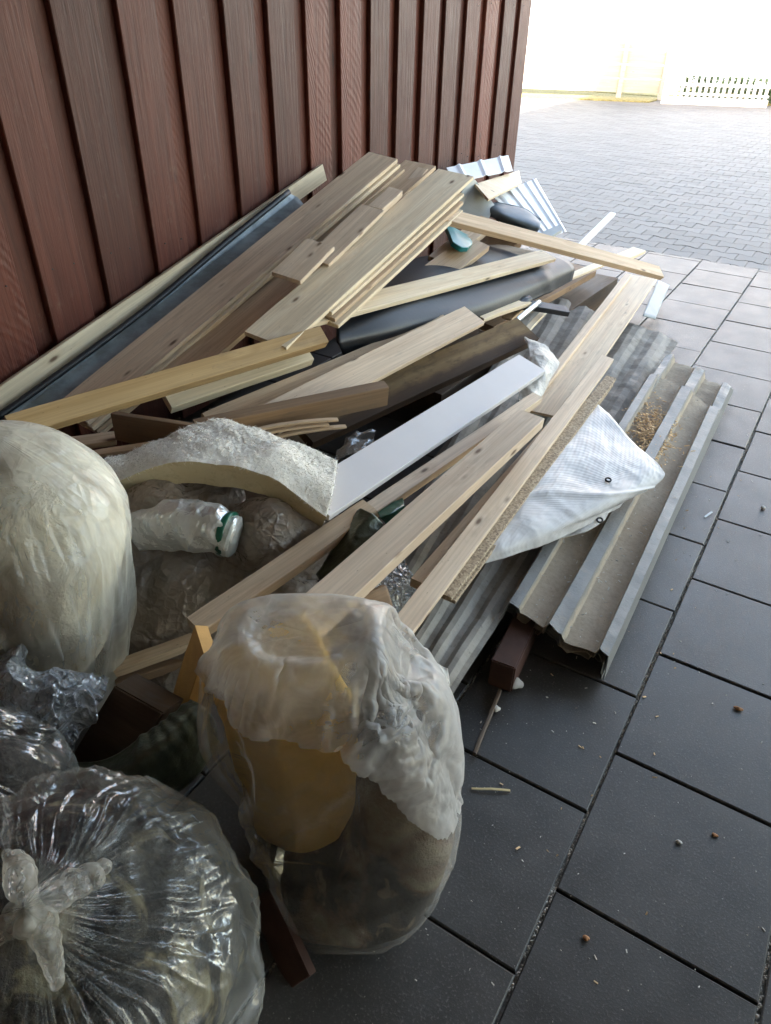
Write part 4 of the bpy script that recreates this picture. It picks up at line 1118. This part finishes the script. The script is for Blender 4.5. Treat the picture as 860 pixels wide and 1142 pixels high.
#@@BAGS
# ---- big milky bag of insulation at the left
big = [(.12, -80, 112, 740, .14), (.20, -95, 126, 715, .22), (.32, -100, 136, 670, .25), (.44, -100, 141, 625, .26), (.54, -95, 140, 580, .25), (.62, -90, 118, 545, .22), (.69, -80, 75, 512, .17), (.73, -60, 30, 492, .09), (.745, -40, 0, 482, .03)]
o = sliced('insulation_bag', big, M['film_milky'], 140, 260, disp=lambda p, u, a: .012*sn(p.x*9, p.y*9, p.z*2)+.020*sn(p.x*4, p.y*4, p.z*2.6))
tag(o, 'tall milky plastic bag packed with cream insulation beside the wall', 'plastic bag'); mb = o
bi = [(z+.01 if k == 0 else z-.012, l+9, r_-9, py, max(b-.02, .02)) for k, (z, l, r_, py, b) in enumerate(big)]
o = sliced('insulation_wool', bi, M['bagwool'], 60, 90, disp=lambda p, u, a: .02*sn(p.x*7, p.y*7, p.z*7)-.045*max(0, sn(p.x*4.5+3, p.y*4.5, p.z*3.5)))
tag(o, 'greenish cream insulation wool pressed inside the tall milky bag', 'insulation')
drape(mb, [o], frames=16, shrink=-.09, bend=.006, smooth=0)

# ---- crumpled clear film sheet and grey bag at the left edge
o = patch('crumpled_film', [[at(-20, 690, .36), at(10, 705, .37), at(30, 745, .36), at(75, 742, .34), at(124, 752, .30)],
                            [at(-25, 740, .36), at(5, 750, .38), at(40, 765, .37), at(80, 765, .35), at(118, 778, .29)],
                            [at(-20, 790, .33), at(15, 790, .37), at(45, 795, .37), at(75, 800, .33), at(92, 815, .27)],
                            [at(-10, 815, .28), at(20, 815, .30), at(50, 822, .30), at(66, 832, .28), at(74, 842, .24)]], M['film_blue'], 110, 90, .0015, disp=lambda p, u, v: crinkle(p, .035, 11.)+.01*sn(p.x*18, p.y*18, 2))
tag(o, 'crumpled clear film sheet between the tall bag and grey bag', 'plastic film')
c26 = at(-14, 880, .27)
def radial_bag(name, c, r_, knot, mat, nfold=46, amp=.016, seed=0, nr=110, ns=360, sq=(1, 1, 1), gather=.10, parent=None):
    "a tied sack: folds run out from the knot and die away round the body"
    k = (knot-c).normalized(); a = k.cross(Vector((.2, .9, .1))).normalized(); b = k.cross(a); vs, fs = [], []
    ph = [rng.uniform(0, 6.28) for _ in range(6)]
    for i in range(nr+1):
        th = math.pi*i/nr
        for q in range(ns):
            f = 2*math.pi*q/ns
            d = k*math.cos(th)+(a*math.cos(f)+b*math.sin(f))*math.sin(th)
            base = Vector((d.x*r_*sq[0], d.y*r_*sq[1], d.z*r_*sq[2]))
            p = c+base
            ff = f+.25*sn(d.x*2+seed, d.y*2, d.z*2)*th
            w = math.exp(-((th-.55)/.75)**2)
            fold = (1-abs(math.sin(ff*nfold/4+ph[0]+1.8*sn(ff*2, th*1.5, seed))))**3.2*1.2+(1-abs(math.sin(ff*nfold/2.1+ph[1]+2.4*sn(ff*3, th*2, seed+5))))**4*.8+.6*(1-abs(sn(ff*7, th*1.6, seed+2)*2))**3
            irr = .35+1.1*max(0, sn(ff*1.7, th*1.4, seed+8)+.25)
            dsp = amp*w*(fold-.8)*irr+folds(p, .007, seed+3.)*(.25+min(1, th*.8))+.022*sn(d.x*2.5+seed, d.y*2.5, d.z*2.5)
            pull = gather*math.exp(-(th/.22)**2)          # the neck rises to the knot
            p = p+d*dsp-k*gather*.55*math.exp(-(th/.42)**2)+k*pull*.9
            if p.z < .004: p.z = .004+.02*(p.z-.004)*0
            vs.append(p)
    for i in range(nr):
        for q in range(ns):
            u_, v_ = i*ns+q, i*ns+(q+1) % ns; fs.append((u_, v_, v_+ns, u_+ns))
    return mesh_obj(name, vs, fs, mat, parent, True)
o = radial_bag('tied_bag', c26, .150, at(-70, 840, .40), M['film_tied'], 40, .011, 3.0, 90, 340)
rt = empty('grey_sack', c26-Vector((0, 0, .2))); tag(rt, 'tied grey translucent sack cut off at the left edge', 'plastic bag')
o.name = 'film'
fl = blob('filling', [(c26, .128), (c26+Vector((0, 0, -.14)), .16)], M['darkstuff'], .014, disp=lambda p: .02*sn(p.x*9, p.y*9, p.z*9))
parts_to(rt, o, fl)

# ---- front tied bag with knot
c27 = Vector((-.66, .20, .272)); kn = at(52, 1037, .47)
rt = empty('knotted_sack', (-.66, .20, 0)); tag(rt, 'knotted clear sack of dark rubbish at the very front', 'plastic bag')
to3 = (CAMP-c27).normalized(); rt3 = RT.copy(); up3 = to3.cross(rt3)
fm = radial_bag('film', c27, .272, kn, M['film_tied'], 46, .013, 8.0, 170, 620, sq=(1.0, 1.0, 1.0))
fl = blob('filling', [(c27+Vector((0, 0, -.01)), .246)], M['sackfill'], .012, disp=lambda p: .026*sn(p.x*8, p.y*8, p.z*8)+.012*sn(p.x*22, p.y*22, p.z*22))
kd = (kn-c27).normalized()
tip = c27+kd*.272
def loop(name, pl, rad): return tube(name, pl, rad, M['film_ear'], seg=28, n=36, disp=lambda p, u, a: crinkle(p, .006, 2.))
sx = kd.cross(Vector((0, 0, 1))).normalized(); sy = kd.cross(sx)
fd = lambda p: folds(p, .006, 5.)+.006*sn(p.x*30, p.y*30, p.z*30)
kb = blob('knot', [(tip+kd*.006, (.024, .019, .02)), (tip+kd*.010+sx*.020-sy*.004, .017), (tip+kd*.012-sx*.018+sy*.008, .016), (tip+kd*.02+sy*.014, .014)], M['film_ear'], .0035, disp=fd)
def ear(path, wid): return blob('bag_ear', [(path[0].lerp(path[1], k/6) if k <= 6 else path[1].lerp(path[2], (k-6)/6), tuple(w_*(.6+.5*math.sin(k/12*3.1)) for w_ in wid)) for k in range(0, 13, 2)], M['film_ear'], .0035, disp=fd)
e1 = ear([tip+kd*.008, tip+kd*.006-sx*.035-sy*.015, tip-kd*.012-sx*.085-sy*.045], (.020, .014, .014))
e2 = ear([tip+kd*.008, tip+kd*.020-sy*.045+sx*.01, tip-kd*.002-sy*.085+sx*.035], (.015, .016, .020))
e3 = ear([tip+kd*.008, tip+kd*.014+sx*.040+sy*.01, tip-kd*.005+sx*.070+sy*.004], (.017, .013, .018))
e4 = ear([tip+kd*.004, tip+kd*.012+sy*.035-sx*.02, tip-kd*.008+sy*.080-sx*.03], (.012, .014, .018))
parts_to(rt, fm, fl, kb, e1, e2, e3, e4)

# ---- main clear bag with yellow insulation
c28 = Vector((-.42, .66, 0))
rtv = Vector((R0.x, R0.y, 0)).normalized(); fwv = Vector((FW.x, FW.y, 0)).normalized()
hL, hC, hR, hB = at(226, 740, .55), at(294, 772, .55), at(392, 776, .55), at(338, 682, .55)
low = rtv*.045-fwv*.0
def hexa(grow, ztop, zbot):
    ctr = (hL+hC+hR+hB)/4; out = []
    for z, sh in ((zbot, 1), (ztop, 0)):
        for p in (hL, hC, hR, hB):
            d = (p-ctr); d.z = 0; q = p+d.normalized()*grow+low*sh; q.z = z; out.append(q)
    return out
ib = blob('insulation_block', [], M['yfoam'], .010, disp=lambda p: .004*sn(p.x*16, p.y*16, p.z*16), smooth_it=6, hexa=hexa(.006, .558, .022))
tag(ib, 'yellow insulation block standing inside the clear bag', 'insulation')
SLB = [(.008, 318, 425, 985, .11), (.03, 304, 460, 978, .155), (.055, 318, 480, 964, .17), (.08, 345, 494, 952, .176), (.13, 366, 500, 930, .18), (.2, 376, 513, 900, .19), (.3, 386, 512, 858, .185), (.4, 390, 497, 815, .175), (.47, 392, 478, 778, .16), (.52, 396, 460, 750, .14), (.545, 405, 440, 738, .10), (.55, 415, 430, 735, .04)]
br = sliced('bagged_rubbish', [(z+(.006 if k == 0 else 0), l+10, r_-10, py+2, max(.02, b-.016)) for k, (z, l, r_, py, b) in enumerate(SLB)], M['mixed'], 60, 110, disp=lambda p, u, a: .012*sn(p.x*11, p.y*11, p.z*11)-.012*max(0, sn(p.x*19, p.y*19, p.z*19)), sq=2.6)
tag(br, 'mixed rubbish and wool packed beside the block in the clear bag', 'rubbish')
gp = mesh_obj('tmp_floor', [(-2, -1, 0), (1, -1, 0), (1, 2, 0), (-2, 2, 0)], [(0, 1, 2, 3)], M['slab'])
SL = [(.008, 318, 425, 985, .11), (.03, 300, 462, 978, .155), (.10, 282, 497, 945, .18), (.2, 260, 516, 900, .19), (.3, 243, 515, 858, .185), (.4, 229, 500, 815, .175), (.48, 219, 486, 775, .168), (.545, 216, 472, 742, .155), (.575, 226, 458, 728, .135), (.582, 262, 430, 722, .09), (.584, 300, 400, 720, .03)]
rt = empty('clear_bag', at(380, 960, 0))
fm = sliced('film', SL, M['film_clear'], 150, 270, disp=lambda p, u, a: .004+.006*sn(p.x*12, p.y*12, p.z*5), sq=3.0)
drape(fm, [ib, br, gp], frames=13, shrink=-.05, bend=.004, gravity=.6, smooth=0)
cl = sliced('bag_collar', SL, M['film_collar'], 130, 240, disp=lambda p, u, a: .007+.006*sn(p.x*12+4, p.y*12, p.z*5), sq=3.0)
drape(cl, [ib, br, gp], frames=14, shrink=-.09, bend=.02, smooth=0, gravity=.6)
bmx = bmesh.new(); bmx.from_mesh(cl.data)
for v_ in bmx.verts: v_.co += v_.normal*.006
dl = [v_ for v_ in bmx.verts if v_.co.z < .525-1.1*max(0, min(.24, (v_.co-hC).dot(rtv)-.13))+.008*sn(v_.co.x*9, v_.co.y*9, 0)]
bmesh.ops.delete(bmx, geom=dl, context='VERTS'); bmx.to_mesh(cl.data); bmx.free()
sm = cl.modifiers.new('sub', 'SUBSURF'); sm.levels = sm.render_levels = 1
bpy.data.objects.remove(gp)
parts_to(rt, fm, cl)
tag(rt, 'upright clear bag holding yellow insulation in front of the pile', 'plastic bag')
o = patch('blue_scrap', [[p_-(CAMP-p_).normalized()*.03 for p_ in r_] for r_ in [[at(404, 868, .375), at(425, 872, .385), at(458, 884, .37)], [at(402, 905, .345), at(430, 908, .355), at(464, 910, .33)], [at(412, 928, .32), at(435, 936, .32), at(446, 944, .30)]]], M['bluerag'], 16, 16, .006, disp=lambda p, u, v: .01*crinkle(p, 1, 2))
tag(o, 'small blue scrap visible through the front of the clear bag', 'scrap')

#@@LEFTJUNK
# ---- dark box, stick, foil strip left of the main bag
bx0 = at(127, 765, .30); bx1 = at(182, 796, .30); bx2 = at(207, 779, .30)
uu = (bx1-bx0); vv = (bx2-bx1); bm = bmesh.new()
dn = Vector((-.10, -.16, -.26))
vt = [bx0, bx1, bx2, bx0+vv]; vb = [p+dn for p in vt]
vs = [bm.verts.new(p) for p in vt+vb]
bm.faces.new(vs[:4]); bm.faces.new(vs[4:][::-1])
for i in range(4): bm.faces.new((vs[i], vs[4+i], vs[4+(i+1) % 4], vs[(i+1) % 4]))
bmesh.ops.recalc_face_normals(bm, faces=bm.faces); bmesh.ops.bevel(bm, geom=bm.edges, offset=.003, segments=2, affect='EDGES')
o = bm_obj('timber_box', bm, M['dark']); tag(o, 'dark brown timber box leaning in the shadow left of the clear bag', 'box')
plank('yellow fibreboard stick standing up beside the dark timber box', 'fibre', (192, 776), Z(.22), (217, 697), Z(.40), ((212, 776), (237, 707)), 10, .03, name='fibreboard_stick', cat='stick', group=None)
o = patch('foil_strip', [[at(80, 850, .20), at(120, 845, .25), at(165, 815, .29), at(212, 779, .31)],
                         [at(84, 868, .20), at(130, 862, .27), at(178, 832, .32), at(226, 788, .335)],
                         [at(95, 888, .16), at(145, 885, .22), at(195, 855, .26), at(241, 806, .28)],
                         [at(110, 905, .10), at(160, 905, .14), at(210, 875, .18), at(243, 835, .20)]], M['foil'], 70, 40, .012,
          disp=lambda p, u, v: .004*crinkle(p, 1, 5)+.0022*math.sin(u*75+3*sn(u*4, v*3, 0)+v*4)*max(0, min(1, (u-.5)*4))*(1-v))
tag(o, 'dark shiny green foil insulation strip bent in front of the box', 'foil strip')
plank('reddish brown board end on the slabs left of the clear bag base', 'redwood', (278, 1008), Z(.045), (300, 990), Z(.10), ((318, 1108), (350, 1085)), -35, .02, name='board_end', cat='board')
# added dark filler timbers against light leaks and floating, only glimpsed in the gaps
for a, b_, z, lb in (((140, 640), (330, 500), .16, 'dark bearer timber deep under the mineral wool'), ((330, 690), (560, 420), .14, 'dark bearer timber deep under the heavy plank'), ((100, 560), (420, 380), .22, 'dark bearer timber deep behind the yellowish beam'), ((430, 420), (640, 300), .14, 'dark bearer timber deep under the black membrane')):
    plank(lb, 'dark', a, Z(z), b_, Z(z), ((a[0]+60, a[1]+20), (b_[0]+45, b_[1]+14)), 0, .12, name='filler_timber', cat='timber', group='added filler timbers under the pile')

#@@DEBRIS
# ---- debris on the slabs
def crumb(px, py, r_, mat, label, cat, name, seed, el=1.0):
    c = at(px, py, r_*.8)
    o = blob(name, [(c, (r_*el, r_, r_*.85)), (c+Vector((r_*.6*el, r_*.3, -.1*r_)), (r_*.7*el, r_*.7, r_*.6))], mat, r_*.16, disp=lambda p: r_*.25*sn(p.x*.9/r_+seed, p.y*.9/r_, p.z*.9/r_), smooth_it=2)
    return tag(o, label, cat)
crumb(574, 762, .018, M['kapok'], 'white rounded lump on the slabs by the prop block', 'stone', 'white_stone', 1)
crumb(553, 790, .010, M['kapok'], 'small white crumb by the dark lath under the sheets', 'crumb', 'white_crumb', 2)
crumb(823, 790, .0055, M['cigbrown'], 'brown stub lying alone on a slab right of the sheets', 'crumb', 'brown_stub', 3, 2.0)
crumb(653, 1046, .0052, M['cigbrown'], 'brown stub near the bottom slab joint', 'crumb', 'brown_stub', 4, 1.2)
crumb(851, 566, .008, M['kapok'], 'grey pebble on the slabs at the right edge', 'pebble', 'grey_pebble', 5)
crumb(757, 939, .0045, M['kapok'], 'pale crumb on the near slab, left of the small dark bit', 'crumb', 'pale_crumb', 6, 1.5)
crumb(797, 931, .004, M['cigbrown'], 'small dark bit on the near slab beside the pale crumb', 'crumb', 'dark_crumb', 7, 1.6)
plank('single yellow straw sliver on the slabs beside the clear bag', 'straw', (526, 878), Z(.004), (569, 880), Z(.004), ((526, 880.5), (569, 882.5)), 0, .002, name='straw', cat='straw', group=None, nseg=4)
plank('white splinter on the slabs beside the metal sheet', 'whitepvc', (785, 576), Z(.004), (793, 570), Z(.006), ((786, 578), (794, 572)), 0, .002, name='white_splinter', cat='splinter', group=None, nseg=4)

chips('paving_crumbs', lambda u, v: Vector((rng.uniform(-.45, .8), rng.uniform(.5, 3.6), .0015)), 170, 1, M['gritm'], 'tiny crumbs and specks of dirt scattered over the paving slabs', (.0008, .0026))
chips('paving_chips', lambda u, v: Vector((rng.gauss(-.15, .18), rng.gauss(1.9, .9), .0018)), 60, 1, M['chips'], 'tiny pale wood chips strewn on the slabs beside the sheets', (.001, .003))
#@@LIGHT
# ------------------------------------------------------------------ light
EL, SUN_AZ = R(25), math.atan2(.18, -.98)
W = bpy.data.worlds.new('World'); SC.world = W; W.use_nodes = True
nt = W.node_tree; bg = nt.nodes['Background']
sky = nt.nodes.new('ShaderNodeTexSky'); sky.sky_type = 'NISHITA'; sky.sun_disc = False; sky.sun_elevation = EL; sky.sun_rotation = SUN_AZ
sky.air_density = 1.0; sky.dust_density = 1.5; sky.ozone_density = 1.0
mx = nt.nodes.new('ShaderNodeMix'); mx.data_type = 'RGBA'; mx.blend_type = 'MULTIPLY'; mx.inputs[0].default_value = 1.0
mx.inputs[7].default_value = (1.20, 1.0, .80, 1)
nt.links.new(sky.outputs[0], mx.inputs[6]); nt.links.new(mx.outputs[2], bg.inputs[0]); bg.inputs[1].default_value = .15
sl = bpy.data.lights.new('sun', 'SUN'); sl.energy = 3.0; sl.angle = R(.5); sl.color = (1, .955, .89)
so = bpy.data.objects.new('sun', sl); COL.objects.link(so)
sd = Vector((math.sin(SUN_AZ)*math.cos(EL), math.cos(SUN_AZ)*math.cos(EL), math.sin(EL)))
so.rotation_euler = sd.to_track_quat('Z', 'Y').to_euler(); so.location = (0, 0, 30)
vs_ = SC.view_settings; vs_.view_transform = 'Standard'; vs_.look = 'None'; vs_.gamma = 1; vs_.exposure = 3.6; vs_.use_curve_mapping = False
SC.render.engine = 'CYCLES'
SC.cycles.use_denoising = True
SC.cycles.max_bounces = 8; SC.cycles.diffuse_bounces = 4; SC.cycles.glossy_bounces = 3; SC.cycles.transparent_max_bounces = 14; SC.cycles.transmission_bounces = 3
SC.cycles.sample_clamp_indirect = 6; SC.cycles.caustics_reflective = False; SC.cycles.caustics_refractive = False
import os
if os.environ.get('DBG_PLANKS'):
    for d in DBG: print('PL', *d)
